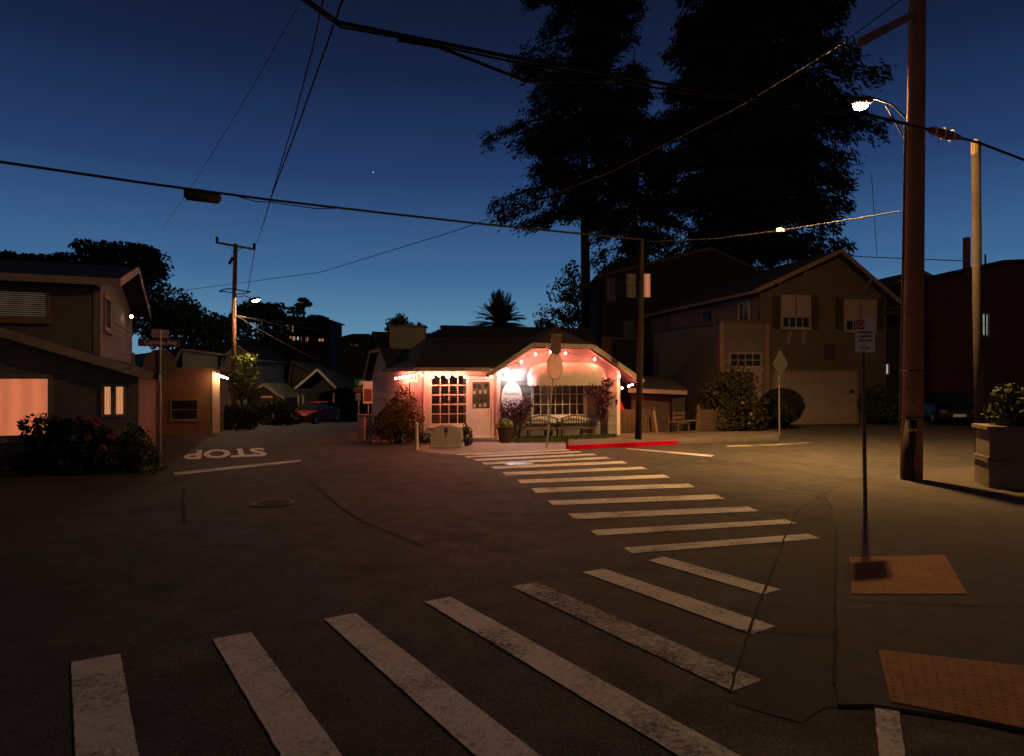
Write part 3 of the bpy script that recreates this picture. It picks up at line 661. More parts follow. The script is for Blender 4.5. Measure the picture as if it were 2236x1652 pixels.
# interior seen through the panes
cn = thing('counter', 'wooden cafe counter with shelves behind the grid window', 'counter', tuple(SM @ V((-1.6, 2.6, .1))), SA)
MB().bx(-.6, 1.9, -.3, .3, 0, .95).build('counter_body', FENCEW, cn); MB().bx(-.65, 1.95, -.36, .36, .95, 1.0).build('counter_top', GARAGE, cn)
for k in range(3): MB().bx(-.6, 1.9, .9, 1.15, .5 + k * .45, .54 + k * .45).build('shelf', GARAGE, cn)
pf = [('picture', (-.66 + .2 * i + random.uniform(-.03, .03), 1.35, 1.12 + .23 * j + random.uniform(-.03, .03))) for i in range(3) for j in range(4)]
for i, (nm, p) in enumerate(pf):
    q = SM @ V(p); tpf = thing('picture_frame', 'small framed picture hanging inside behind the cafe door glass', 'picture', tuple(q), SA, 'pictures inside the cafe')
    a_, b_2 = random.uniform(.05, .085), random.uniform(.06, .1); MB().bx(-a_, a_, 0, .02, -b_2, b_2).build('frame', INK, tpf); MB().bx(-a_ * .8, a_ * .8, -.004, 0, -b_2 * .8, b_2 * .8).build('print', [SIGNW, GARAGE, TRIM, TANW][i % 4], tpf)
MB().bx(-1.05, .3, 1.38, 1.44, .1, 2.3).build('partition', GARAGE, shop)
MB().bx(1.9, 2.4, 2.4, 2.46, .1, 2.2).build('inner_door', GARAGE, shop)
MB().bx(.4, 4.1, 2.6, 2.66, .1, 2.3).build('partition', mat('inner_wall', (.16, .09, .06), .9, .2, 5), shop)
for i, (x, y, z, e) in enumerate(((-.55, .75, 2.15, 240), (2.0, 1.6, 2.2, 170), (-1.6, 1.7, 2.15, 120))):
    pl = thing('pendant_lamp', 'small warm pendant lamp hanging inside the cafe', 'lamp', tuple(SM @ V((x, y, z))), SA, 'lamps inside the cafe')
    MB().ball((0, 0, 0), .06).build('globe', emat('pendant_glow%d' % e, (1, .55, .25), e), pl, smooth=True); MB().tube([(0, 0, .05), (0, 0, .3)], .008, 5).build('cord', CABLE, pl)

# things in front of the shop
q = G(910, 981); t = thing('bollard', 'slim white bollard post beside the orange shrub', 'bollard', tuple(q)); MB().lathe([(.055, 0), (.05, .7), (.062, .72), (.062, .76), (.02, .79)], n=12).build('post', TRIM, t, smooth=False); MB().lathe([(.09, 0), (.09, .02), (.055, .03)], n=12).build('foot', TRIM, t)
q = G(974, 977); t = thing('stone_sign', 'pale rounded stone sign slab with a dark fork emblem', 'sign', tuple(q), R(6))
out = [(-.47, 0), (.45, 0), (.48, .2), (.46, .45), (.36, .6), (.15, .67), (-.12, .68), (-.3, .62), (-.42, .5), (-.47, .3)]
MB().slab([(x, -.06, z) for x, z in out], (0, .14, 0)).build('slab', mat('pale_stone', (.40, .33, .31), .9, .25, 8, .5, 30), t)
mb = MB(); mb.bx(-.012, .012, -.072, -.061, .30, .48)
for x in (-.045, -.015, .015, .045): mb.bx(x - .008, x + .008, -.072, -.061, .48, .60)
mb.bx(-.053, .053, -.0715, -.061, .46, .49); mb.build('emblem', INK, t)
q = G(1103, 967); t = thing('flower_pot', 'dark round pot with pale green plant by the cafe door', 'planter', tuple(q))
MB().lathe([(.17, 0), (.2, .05), (.25, .42), (.28, .44), (.28, .5), (.23, .5), (.22, .44)], n=18).build('pot', mat('dark_terracotta', (.05, .028, .022), .8, .3, 10), t, smooth=False)
quads_mesh('foliage', leaf_quads(blob_points(260, (0, -.02, .62), (.26, .22, .2), .3, .4, 5), .06, .6), LEAFY, t)
def bench(label, q, rz):
    t_ = thing('bench', label, 'bench', tuple(q), rz, 'benches under the cafe window'); W_ = .58; BM = mat('bench_wood', (.10, .075, .06), .8, .3, 10)
    for k in range(4): MB().bx(-W_, W_, -.22 + k * .12, -.13 + k * .12, .40, .43).build('seat_slat', BM, t_)
    for sx_ in (-1, 1):
        for y_ in (-.2, .2): MB().bx(sx_ * (W_ - .07) - .025, sx_ * (W_ - .07) + .025, y_ - .025, y_ + .025, 0, .40 if y_ < 0 else .74).build('leg', BM, t_)
        MB().bx(sx_ * (W_ - .04) - .03, sx_ * (W_ - .04) + .03, -.24, .26, .60, .63).build('armrest', BM, t_)
    arc = [(-W_ + .03 + (2 * W_ - .06) * k / 12, .235, .70 + .14 * math.sin(math.pi * k / 12)) for k in range(13)]
    MB().tube(arc, .022, 6).build('top_rail', BM, t_); MB().bx(-W_, W_, .22, .25, .44, .47).build('lower_rail', BM, t_)
    for k in range(1, 12): x, _, z = arc[k]; MB().bar((x * .9, .235, .47), (x, .235, z), .022, .014, (0, 1, 0)).build('back_slat', BM, t_)
bench('slatted bench under the cafe window, nearer the entrance', G(1187, 963.5), SA); bench('slatted bench under the cafe window, nearer the red umbrella', G(1262, 962.3), SA)
# shrubs at the shop
bush('shrub', 'orange brown shrub spilling over by the white bollard', 'shrub', tuple(G(868, 968)), [((-.2, .2, .75), (.75, .6, .75)), ((.35, .1, .6), (.5, .5, .6)), ((.1, .4, 1.25), (.5, .45, .55)), ((-.45, .1, .4), (.4, .4, .4)), ((.5, -.1, .3), (.35, .3, .3))], 5200, .05, LEAF3, stems=7, lump=.5, shell=.2)
bush('low_plant', 'low green plant between stone sign and cafe door', 'plant', tuple(G(1022, 975)), [((0, 0, .3), (.16, .14, .3)), ((-.08, .05, .5), (.1, .1, .18))], 320, .05, LEAF2, stems=2)
def vine(label, u, v, blobs, n):
    bush('plum_shrub', label, 'shrub', tuple(G(u, v)), blobs, n, .045, LEAFP, stems=3, lump=.55, shell=.1)
vine('purple leaved shrub in front of the oval sign', 1128, 962, [((-.2, .1, 1.0), (.42, .2, .33)), ((.3, .1, 1.15), (.4, .2, .35)), ((.05, .1, .75), (.3, .2, .22))], 1500)
vine('dark purple leaved shrub at the right end of the cafe window', 1312, 961.5, [((-.25, .1, 1.75), (.42, .2, .30)), ((.1, .1, 1.5), (.42, .25, .45)), ((.0, .1, 1.05), (.32, .2, .35)), ((.25, .1, 1.9), (.22, .15, .2))], 2000)
bush('low_plant', 'dark low plants under the grid window behind the bollard', 'plant', tuple(G(925, 968)), [((0, 0, .15), (.35, .2, .2))], 300, .05, LEAF, stems=2)

# pillars and signs at the mouth of the side street
for u, dv, lb in ((789, 962, 'pale square pillar below the green and yellow sign'), (806, 964, 'pale square pillar next to the orange shrub')):
    q = G(u, dv); t = thing('pillar', lb, 'pillar', tuple(q), R(8), 'pillars at the side street'); MB().bx(-.115, .115, -.12, .12, -.05, .80).build('shaft', CONC_L, t); MB().bx(-.14, .14, -.15, .15, .80, .88).build('cap', CONC, t)
q = G(783, 957); t = thing('street_sign', 'green and yellow sign with white plate on a thin post', 'sign', tuple(q), R(-5)); zt = lambda v, Y=q.y: EYE + (CV - v) / F * Y
MB().tube([(0, 0, 0), (0, 0, 2.0)], .022, 8).build('post', STEEL, t)
MB().bx(-.14, .28, -.035, -.025, zt(846), zt(828)).build('green_plate', SIGNG, t); MB().bx(-.16, .26, -.035, -.025, zt(856), zt(846) - .003).build('yellow_plate', SIGNY, t)
mb = MB(); mb.slab([(.0, -.04, zt(842)), (.10, -.04, zt(843)), (.20, -.04, zt(836)), (.12, -.04, zt(831)), (.04, -.04, zt(833))], (0, .004, 0)); mb.build('white_emblem', SIGNW, t)
MB().bx(-.10, .08, -.035, -.025, zt(875), zt(859)).build('white_plate', SIGNW, t)
q = G(804, 958); t = thing('street_sign', 'white and red parking sign on a thin post by the pillars', 'sign', tuple(q), R(10))
MB().tube([(0, 0, 0), (0, 0, 1.95)], .022, 8).build('post', STEEL, t); pl = MB().bx(-.17, .15, -.035, -.025, zt(881), zt(833)).build('plate', SIGNW, t); MB().bx(-.14, .12, -.039, -.0355, zt(877), zt(850)).build('red_block', mat('sign_red_faded', (.24, .085, .07), .6, .3, 20), pl)

# ------------------------------------------------------------------ stop sign and utility post by the shop
def octa(r): return [(r * math.cos(R(22.5 + 45 * k)), r * math.sin(R(22.5 + 45 * k))) for k in range(8)]
q = G(1193, 979); t = thing('stop_sign', 'leaning octagonal stop sign seen from behind in front of the cafe', 'sign', tuple(q), R(50))
top = V((.0, 0, 2.9)); lean = local(t, P(1210, 800, q.y)) ; MB().tube([(0, 0, 0), tuple(lean)], .026, 8).build('post', STEEL, t)
mb = MB(); mb.slab([(lean.x + x, lean.y - .03, lean.z + .0 + z) for x, z in octa(.41)], (0, .008, 0)); pl = mb.build('plate', mat('sign_back_pink', (.52, .30, .27), .6, .2, 9), t)
mb = MB(); o8 = octa(.412); mb.tube([(lean.x + x, lean.y - .026, lean.z + z) for x, z in o8 + o8[:1]], .011, 5, False); mb.build('rim', DARKM, pl)
bx_ = local(t, P(1214, 752, q.y)); mb = MB().box(bx_, (.30, .05, .54), R(-40), 0, R(3)); ub = mb.build('upper_plate', mat('rusty_plate', (.075, .045, .04), .7, .5, 14, .3), t); MB().box(bx_ + V((0, 0, .29)), (.36, .09, .03), R(-40)).build('plate_cap', SIGNB, ub)
MB().tube([tuple(lean), tuple(bx_)], .024, 8).build('post_top', STEEL, t)

q = G(1393, 967); t = thing('utility_pole', 'slim dark wooden pole standing behind the red kerb', 'pole', tuple(q)); tp = local(t, P(1401, 522, q.y))
MB().tube([(0, 0, -.1), tuple(tp * .5 + V((.03, 0, 0))), tuple(tp)], [.11, .10, .08], 10).build('pole_shaft', mat('pole_dark', (.013, .008, .006), .9, .4, 12, .5), t, smooth=True)
MB().tube([(.10, -.06, .1), (.13, -.05, 3.0), (.17, -.03, 5.2)], .02, 6).build('conduit', mat('conduit_grey', (.05, .035, .03), .6, .2, 8), t)
POLE_S = q + tp

# fence, umbrella and patio roof right of the shop
def fence(label, a, b, h, posts, n, lean=0):
    t_ = thing('fence', label, 'fence', tuple(a)); d = (b - a); L_ = d.length; d.normalize()
    for k in range(n):
        p = a + d * (L_ * (k + .5) / n); hh = h * random.uniform(.97, 1.02)
        MB().bar(p + V((0, 0, .04)), p + V((random.gauss(0, .005), 0, hh)), L_ / n * .93, .02, d.cross(V((0, 0, 1)))).build('plank', FENCEW, t_, True)
    for z in (.25 * h, .8 * h): MB().bar(a + V((0, .04, z)), b + V((0, .04, z)), .04, .08).build('rail', FENCEW, t_, True)
    for k in range(posts):
        p = a.lerp(b, k / (posts - 1)) + V((0, .05, 0)); MB().bar(p, p + V((0, 0, h + .06)), .09, .09, (1, 0, 0)).build('post', FENCEW, t_, True)
fence('dark plank fence under the red umbrella', G(1352, 954), G(1430, 951), .98, 3, 9)
t = thing('fence_gate', 'leaning pale gate posts next to the plank fence', 'gate', tuple(G(1432, 953)))
for (u, v0, u2, v1, w_) in ((1436, 953, 1428, 898, .07), (1459, 952, 1460, 908, .05), (1521, 950, 1525, 884, .10)):
    p = G(u, v0); MB().bar(p, P(u2, v1, p.y), w_, w_, (1, 0, 0)).build('post', GREYTRIM if w_ == .07 else FENCEW, t, True)
p = G(1459, 952.5); MB().bar(p + V((0, 0, .5)), P(1521, 918, p.y), .04, .06).build('rail', FENCEW, t, True); MB().bar(p + V((0, 0, .12)), P(1521, 943, p.y), .04, .06).build('rail', FENCEW, t, True)
q = P(1487, 945, 24.8); q.z = 0.02
t = thing('wooden_chair', 'dim wooden chair behind the low gate', 'chair', tuple(q), R(10))
for sx_ in (-1, 1):
    for sy_ in (-1, 1): MB().bx(sx_ * .2 - .02, sx_ * .2 + .02, sy_ * .2 - .02, sy_ * .2 + .02, 0, .43 if sy_ < 0 else .88).build('leg', FENCEW, t)
MB().bx(-.23, .23, -.23, .23, .43, .46).build('seat', FENCEW, t)
for k in range(2): MB().bx(-.18, .18, .19, .21, .58 + k * .16, .66 + k * .16).build('back_slat', FENCEW, t)
fence('low plank fence in front of the flowering shrub', G(1528, 949), G(1604, 945), .92, 3, 10)
q = G(1351, 949); q.y += .8; t = thing('patio_umbrella', 'folded red patio umbrella beside the cafe wall', 'umbrella', tuple(q)); UM = mat('umbrella_red', (.42, .02, .03), .85, .25, 7)
MB().tube([(0, 0, 0), (0, 0, 2.1)], .02, 8).build('mast', STEEL, t)
vs = [(0, 0, 1.72)]; mb = MB(); n_ = 12
ring = [(.38 * math.cos(2 * math.pi * k / n_) * (1 if k % 2 else .72), .38 * math.sin(2 * math.pi * k / n_) * (1 if k % 2 else .72), .88) for k in range(n_)]
mb.add(vs + ring, [(0, 1 + k, 1 + (k + 1) % n_) for k in range(n_)]); mb.build('canopy', UM, t); MB().lathe([(.25, 0), (.25, .06), (.05, .08)], n=14).build('base', DARKM, t)
t = thing('patio_shed', 'low patio shed with pale sagging eave right of the cafe', 'shed', tuple(V((4.6, 26.4, 0)))); 
e0, e1 = P(1372, 853, 25.3), P(1500, 858, 26.2)
MB().bar(e0, e1, .03, .16).build('fascia', GARAGE, t, True); MB().slab([e0 + V((0, 0, .08)), e1 + V((0, 0, .08)), e1 + V((0, 3, .55)), e0 + V((0, 3, .55))], (0, 0, .05)).build('roof', ROOFB, t, True)
MB().slab([V((e0.x + .2, e0.y + .5, 0)), V((e1.x - .1, e1.y + .5, 0)), V((e1.x - .1, e1.y + .5, e1.z + .1)), V((e0.x + .2, e0.y + .5, e0.z + .1))], (0, .12, 0)).build('wall', mat('shed_wall', (.05, .034, .026), .9, .3, 6), t, True)
t2 = P(1488, 895, 26.2); MB().bx(t2.x - .35, t2.x + .15, t2.y + .1, t2.y + .44, 0, 1.75).build('doorway', DARKM, t, True)
# ------------------------------------------------------------------ left house
LA_ = R(24.3); LH = thing('left_house', 'grey two storey house with glowing orange window behind the hydrangea', 'house', (-9.98, 16.2, 0), LA_)
Wu = Wall((0, 0), 0); Wl = Wall((0, -1.0), 0); Wr = Wall((0, 0), R(90)); Wlr = Wall((1.0, -1.0), R(90))
low = [(-6.6, -.1), (1.0, -.1), (1.0, 2.12), (-2.75, 3.36), (-6.6, 2.1)]
wall_mesh(Wl, low, [(-2.0, -.75, .85, 2.08), (.32, .45, 1.27, 1.9), (.55, .70, 1.27, 1.9)], GREYW, LH)
siding(Wl, [(-6.6, .1), (1.0, .1), (1.0, 2.08), (-2.75, 3.3), (-6.6, 2.1)], [(-2.1, -.65, .72, 2.18), (.24, .78, 1.16, 1.99)], GREYW, LH, .17)
wall_mesh(Wlr, [(0, -.1), (6, -.1), (6, 2.1), (0, 2.1)], [], BROWNW, LH)
OR = curtain('curtain_orange', (1.0, .25, .11), .80, 8, .9)
window(Wl, LH, -2.0, -.75, .85, 2.08, 1, 1, GREYTRIM, CG, 0, .10, .03, True, glow=OR)
OR2 = curtain('curtain_amber', (1.0, .40, .16), .85, 60)
window(Wl, LH, .32, .45, 1.27, 1.9, 1, 1, GREYTRIM, CG, 0, .06, .03, False, glow=OR2); window(Wl, LH, .55, .70, 1.27, 1.9, 1, 1, GREYTRIM, CG, 0, .055, .03, False, glow=OR2)
uw = [(-6.6, 2.2), (0, 2.2), (0, 4.35), (-6.6, 4.35)]
wall_mesh(Wu, uw, [(-1.9, -.97, 3.5, 4.08)], GREYW, LH); siding(Wu, uw, [(-2.0, -.87, 3.38, 4.2)], GREYW, LH, .17)
BL = curtain('blind_dim', (1, .62, .36), .10, 6, .9)
wb = window(Wu, LH, -1.9, -.97, 3.5, 4.08, 1, 1, BROWNW, CG, 0, .1, .03, True, glow=BL)
for k in range(12): mb = MB(); Wu.box(mb, -1.9, -.97, 3.51 + k * .048, 3.535 + k * .048, -.052, -.03); mb.build('slat', GREYTRIM, wb)
gw = [(0, -.3), (9, -.3), (9, 4.35), (4.5, 5.25), (0, 4.35)]
wall_mesh(Wr, gw, [(1.6, 2.6, 3.45, 4.2)], GREYW, LH); siding(Wr, [(0, 2.0), (9, 2.0), (9, 4.35), (4.5, 5.22), (0, 4.35)], [(1.5, 2.7, 3.3, 4.3)], GREYW, LH, .17)
window(Wr, LH, 1.6, 2.6, 3.45, 4.2, 2, 1, GREYTRIM, mat('glass_sky', (.05, .06, .08), .05, 0, spec=.8), 0, .12, .04)
MB().bx(-.02, .13, -.025, .1, 2.2, 4.3).build('corner_trim', GREYTRIM, LH)
mb = MB(); ex = .55
mb.slab([(-7, -.45, 4.33), (ex, -.45, 4.33), (ex, 4.5, 5.35), (-7, 4.5, 5.35)], (0, 0, .1)); mb.slab([(-7, 9.45, 4.33), (ex, 9.45, 4.33), (ex, 4.5, 5.35), (-7, 4.5, 5.35)], (0, 0, .1)); mb.build('roof', ROOFB, LH)
MB().bar((-7, -.47, 4.36), (ex, -.47, 4.36), .03, .17).build('fascia', mat('fascia_tan', (.30, .22, .17), .8, .3, 7), LH)
for a_, b_ in (((ex + .02, -.45, 4.36), (ex + .02, 4.5, 5.38)), ((ex + .02, 4.5, 5.38), (ex + .02, 9.45, 4.36))): MB().bar(a_, b_, .03, .2).build('fascia', MATS['fascia_tan'], LH)
mb = MB(); zr = lambda x: 2.11 + .33 * (1.29 - x)
mb.slab([(1.29, -1.32, zr(1.29)), (-2.75, -1.32, zr(-2.75)), (-2.75, 5, zr(-2.75)), (1.29, 5, zr(1.29))], (0, 0, .1)); mb.slab([(-6.9, -1.32, 2.06), (-2.75, -1.32, zr(-2.75)), (-2.75, 0, zr(-2.75)), (-6.9, 0, 2.06)], (0, 0, .1)); mb.build('porch_roof', ROOFB, LH)
MB().bar((1.31, -1.34, zr(1.31) + .03), (-2.75, -1.34, zr(-2.75) + .03), .03, .19).build('fascia', MATS['fascia_tan'], LH); MB().bar((-6.9, -1.34, 2.09), (-2.75, -1.34, zr(-2.75) + .03), .03, .19).build('fascia', MATS['fascia_tan'], LH)
q = hit(287, 692, (XF[LH] @ V((0.25, 8.6, 0))), XF[LH].to_3x3() @ V((1, 0, 0))); t = thing('porch_lamp', 'tiny bright lamp under the left house gable', 'lamp', tuple(q))
MB().ball((0, 0, 0), .05).build('globe', emat('porch_glow', (1, .62, .28), 28), t, smooth=True); MB().lathe([(.07, .05), (.04, .1), (.02, .16)], n=8).build('cap', DARKM, t)
MB().bx(-.02, .12, 8.55, 8.7, 2.0, 3.0).build('lit_post', GREYTRIM, LH)

# brown flat building
BB = thing('brown_building', 'low flat roofed brown stucco building with corner wall lamp', 'building', (-11.3, 26.1, 0), R(20)); Wb = Wall((0, 0), 0); Wb2 = Wall((0, 0), R(90))
wall_mesh(Wb, [(-5, -.2), (0, -.2), (0, 2.42), (-5, 2.42)], [(-1.62, -.75, .55, 1.25)], BROWNW, BB); wall_mesh(Wb2, [(0, -.4), (7, -.4), (7, 2.42), (0, 2.42)], [], BROWNW, BB)
window(Wb, BB, -1.62, -.75, .55, 1.25, 1, 2, GREYTRIM, mat('glass_blue', (.02, .03, .04), .08, 0, spec=.6), 0, .06, .03)
MB().bx(-5, .06, -.06, 7, 2.42, 2.50).build('coping', GREYTRIM, BB); MB().bx(-.22, .03, -.03, .2, -.1, 2.40).build('corner_trim', SHOPW, BB)
q = XF[BB] @ V((.14, -.2, 2.15)); t = thing('wall_lamp', 'glowing tube lamp on the corner of the brown building', 'lamp', tuple(q), R(20))
MB().bar((-.22, 0, .09), (.2, -.05, -.07), .05, .05).build('tube', emat('tube_glow', (1, .50, .2), WALLTUBE), t); MB().bar((-.24, .03, .13), (.22, -.02, -.03), .12, .02).build('shade', DARKM, t)
MB().bx(-.05, .02, .0, .18, .02, .08).build('bracket', DARKM, t)

# generic gable house: gable front faces the street (local -y); walls, roof, fascia, windows
def gable_house(name, label, o, ang, wd, dp, ez, rz, wm, rm, z0=-.2, wins=(), oh=.35, fm=GREYTRIM, cat='house', side_x=None, apex=None, ez2=None):
    t_ = thing(name, label, cat, o, ang); W_ = Wall((0, 0), 0); ax = apex if apex is not None else wd / 2; e2 = ez2 if ez2 is not None else ez
    poly = [(0, z0), (wd, z0), (wd, e2), (ax, rz), (0, ez)]
    wall_mesh(W_, poly, [], wm, t_); MB().slab([(0, .0, z0), (0, dp, z0), (0, dp, ez), (0, 0, ez)], (.14, 0, 0)).build('wall', wm, t_); MB().slab([(wd, .0, z0), (wd, dp, z0), (wd, dp, e2), (wd, 0, e2)], (-.14, 0, 0)).build('wall', wm, t_)
    s1_, s2_ = (rz - ez) / ax, (rz - e2) / (wd - ax); a0, a1 = (-oh, ez - s1_ * oh), (wd + oh, e2 - s2_ * oh)
    mb_ = MB(); mb_.slab([(a0[0], -oh, a0[1]), (ax, -oh, rz), (ax, dp, rz), (a0[0], dp, a0[1])], (0, 0, .12)); mb_.slab([(a1[0], -oh, a1[1]), (ax, -oh, rz), (ax, dp, rz), (a1[0], dp, a1[1])], (0, 0, .12)); mb_.build('roof', rm, t_)
    MB().bar((a0[0], -oh - .02, a0[1] + .04), (ax, -oh - .02, rz + .04), .03, .18).build('fascia', fm, t_); MB().bar((a1[0], -oh - .02, a1[1] + .04), (ax, -oh - .02, rz + .04), .03, .18).build('fascia', fm, t_)
    MB().bar((a0[0] - .02, -oh, a0[1] + .03), (a0[0] - .02, dp, a0[1] + .03), .03, .14).build('fascia', fm, t_); MB().bar((a1[0] + .02, -oh, a1[1] + .03), (a1[0] + .02, dp, a1[1] + .03), .03, .14).build('fascia', fm, t_)
    for (s0_, s1__, za, zb_, c_, r_, g_) in wins: window(W_, t_, s0_, s1__, za, zb_, c_, r_, fm, CG if g_ else GLASS, .012 if not g_ else .05, .07, .03, True, glow=g_, glow_off=-.035)
    return t_
# right: house with garage
GA = R(12); HH = gable_house('garage_house', 'tan gabled house with pale garage door and dark shutters', (10.95, 30, 0), GA, 6.5, 12, 6.05, 7.75, TANW, ROOFM, oh=.5, apex=3.75, ez2=5.75, fm=mat('garage_fascia', (.16, .10, .075), .85, .3, 6))
Wh = Wall((0, 0), 0)
siding(Wh, [(0, .1), (6.5, .1), (6.5, 5.75), (3.75, 7.7), (0, 6.0)], [(.6, 5.0, 0, 2.45), (1.0, 2.6, 4.1, 5.95), (4.2, 6.0, 4.1, 5.95)], TANW, HH, .20)
W1 = window(Wh, HH, 1.13, 2.44, 4.38, 5.72, 4, 3, GARAGE, GLASS, .03, .09, .05)
mb = MB(); Wh.box(mb, 1.13, 2.44, 4.85, 5.72, .050, .06); mb.build('blind', GARAGE, W1)
W2 = window(Wh, HH, 4.35, 5.85, 4.3, 5.6, 4, 3, GARAGE, GLASS, .03, .09, .05); mb = MB(); Wh.box(mb, 4.35, 5.85, 4.75, 5.6, .050, .06); mb.build('blind', GARAGE, W2)
for w_, s_, z0, z1 in ((W1, 1.785, 4.85, 5.72), (W2, 5.1, 4.75, 5.6)):
    mb = MB(); Wh.box(mb, s_ - .03, s_ + .03, z0, z1, .061, .072); mb.build('blind_stile', TANW, w_)
for s_ in (.62, 2.56, 3.82, 5.97):
    sh = MB(); Wh.box(sh, s_, s_ + .36, 4.3, 5.75, .028, .06); so = sh.build('shutter', SHUT, HH)
    for k in range(11): mb = MB(); Wh.box(mb, s_ + .04, s_ + .32, 4.36 + k * .125, 4.44 + k * .125, .06, .072); mb.build('slat', SHUT, so)
for s_ in (1.35, 2.1): mb = MB(); mb.slab([Wh.pt(s_, 4.2, .02), Wh.pt(s_, 4.2, .3), Wh.pt(s_, 3.95, .16), Wh.pt(s_, 3.7, .05), Wh.pt(s_, 3.62, .02)], (.1, 0, 0)); mb.build('bracket', GARAGE, HH)
for s_, z in ((.75, 6.35), (2.0, 6.9), (5.3, 6.6)): MB().bar(Wh.pt(s_, z - .65, .05), Wh.pt(s_, z, .5), .07, .07).build('brace', MATS['garage_fascia'], HH)
mb = MB(); Wh.box(mb, 3.25, 3.75, 2.95, 3.62, .02, .06); mb.build('vent', SHUT, HH)
gd = MB(); Wh.box(gd, .72, 4.87, .02, 2.35, -.03, .03); gdo = gd.build('garage_door', GARAGE, HH)
for k in range(26): mb = MB(); s_ = .74 + k * .159; Wh.box(mb, s_, s_ + .148, 1.86 + random.uniform(-.01, .01), 2.33, .031, .045); mb.build('plank', GARAGE, gdo)
for k in range(4): mb = MB(); Wh.box(mb, .74, 4.85, .05 + k * .45, .48 + k * .45, .031, .042); mb.build('door_section', GARAGE, gdo)
mb = MB(); Wh.box(mb, 4.55, 4.75, 1.4, 1.56, .046, .07); mb.build('handle', DARKM, gdo)
mb = MB(); Wh.box(mb, .6, .72, 0, 2.45, .0, .05); Wh.box(mb, 4.87, 4.99, 0, 2.45, 0, .05); Wh.box(mb, .6, 4.99, 2.35, 2.46, 0, .052); mb.build('door_frame', MATS['garage_fascia'], HH)
# upper side wall (mauve) and flat wing in front of it
mb = MB(); mb.bx(-.03, -.001, .1, 9, 3.0, 6.0); mb.build('side_cladding', MAUVEW, HH)
Wm = Wall((-.03, 9.0), R(-90)); window(Wm, HH, 7.4, 8.2, 4.5, 5.55, 2, 2, GREYTRIM, mat('glass_sky2', (.05, .06, .09), .05, 0, spec=.8), .02, .09, .04); window(Wm, HH, 3.9, 4.9, 4.5, 5.5, 2, 2, MAUVEW, GLASS, .02, .09, .04)
mb = MB(); mb.bx(-2.3, 0, -.75, 6.2, 0, 4.45); wg = mb.build('wing', mat('wing_wall', (.10, .078, .072), .9, .2, 5, .2), HH); MB().bx(-2.36, .0, -.80, 6.25, 4.45, 4.55).build('wing_coping', TANW, wg)
MB().bx(-2.33, -2.15, -.78, -.6, 0, 4.44).build('wing_corner', MATS['garage_fascia'], wg); MB().bx(-.22, -.02, -.79, -.755, 0, 4.44).build('wing_corner', MATS['garage_fascia'], wg)
Ww = Wall((-2.3, -.75), 0); window(Ww, HH, .45, 1.85, 2.62, 3.12, 4, 2, GARAGE, GLASS, .02, .07, .035)
mb = MB(); Ww.box(mb, .35, 1.5, 0, 2.35, .002, .03); mb.build('dark_doorway', SHUT, HH); mb = MB(); Ww.box(mb, .2, 1.98, 2.36, 2.5, .0, .08); Ww.box(mb, 1.5, 1.9, 0, 2.36, 0, .05); mb.build('door_frame', GARAGE, HH)
# porch at the right of the garage house
MB().bx(6.5, 8.3, 1.0, 6, 0, 5.0).build('porch_wall', BLACKW, HH); Wp = Wall((6.5, 1.0), 0); window(Wp, HH, .55, .95, 2.3, 2.75, 1, 1, GREYTRIM, CG, .03, .05, .02, False, glow=emat('porch_window', (.75, .85, .8), .75), glow_off=-.02)
MB().bx(6.4, 8.6, -.2, 6.2, 5.0, 5.15).build('porch_roof', ROOFM, HH)

# black house behind
X0 = P(1310, 826, 42).x; bh = gable_house('black_house', 'tall dark house with one glowing orange window behind the cafe', (X0, 42, 0), R(0), 9.6, 8, 8.35, 10.05, BLACKW, ROOFB, oh=.3, apex=6.8, ez2=8.75, fm=mat('black_fascia', (.07, .05, .045), .85, .3, 6),
    wins=[(P(1368, 0, 42).x - X0, P(1388, 0, 42).x - X0, 7.1, 8.55, 1, 2, curtain('dim_amber', (1, .5, .12), .045, 9)), (P(1405, 0, 42).x - X0, P(1420, 0, 42).x - X0, 7.1, 8.55, 1, 1, curtain('bright_orange', (1, .33, .13), .62, 9)),
          (P(1326, 0, 42).x - X0, P(1344, 0, 42).x - X0, 6.9, 8.3, 2, 3, None), (P(1363, 0, 42).x - X0, P(1384, 0, 42).x - X0, 4.5, 5.6, 1, 2, None), (P(1448, 0, 42).x - X0, P(1461, 0, 42).x - X0, 5.2, 5.65, 1, 1, None)])
p = P(1336, 742, 38); p2 = P(1398, 740, 38); MB().bx(p.x, p2.x, 38, 41.9, -.1, p.z).build('annex', BLACKW, bh, True); MB().bx(p.x - .1, p2.x + .1, 37.9, 41.9, p.z, p.z + .1).build('annex_roof', mat('annex_edge', (.09, .07, .06), .9, .2, 5), bh, True)
p = P(1316, 736, 36); p2 = P(1334, 736, 36); MB().bx(p.x, p2.x, 36, 36.6, 0, p.z).build('brick_chimney', mat('brick_dark', (.13, .05, .03), .9, .4, 14, .4), bh, True)

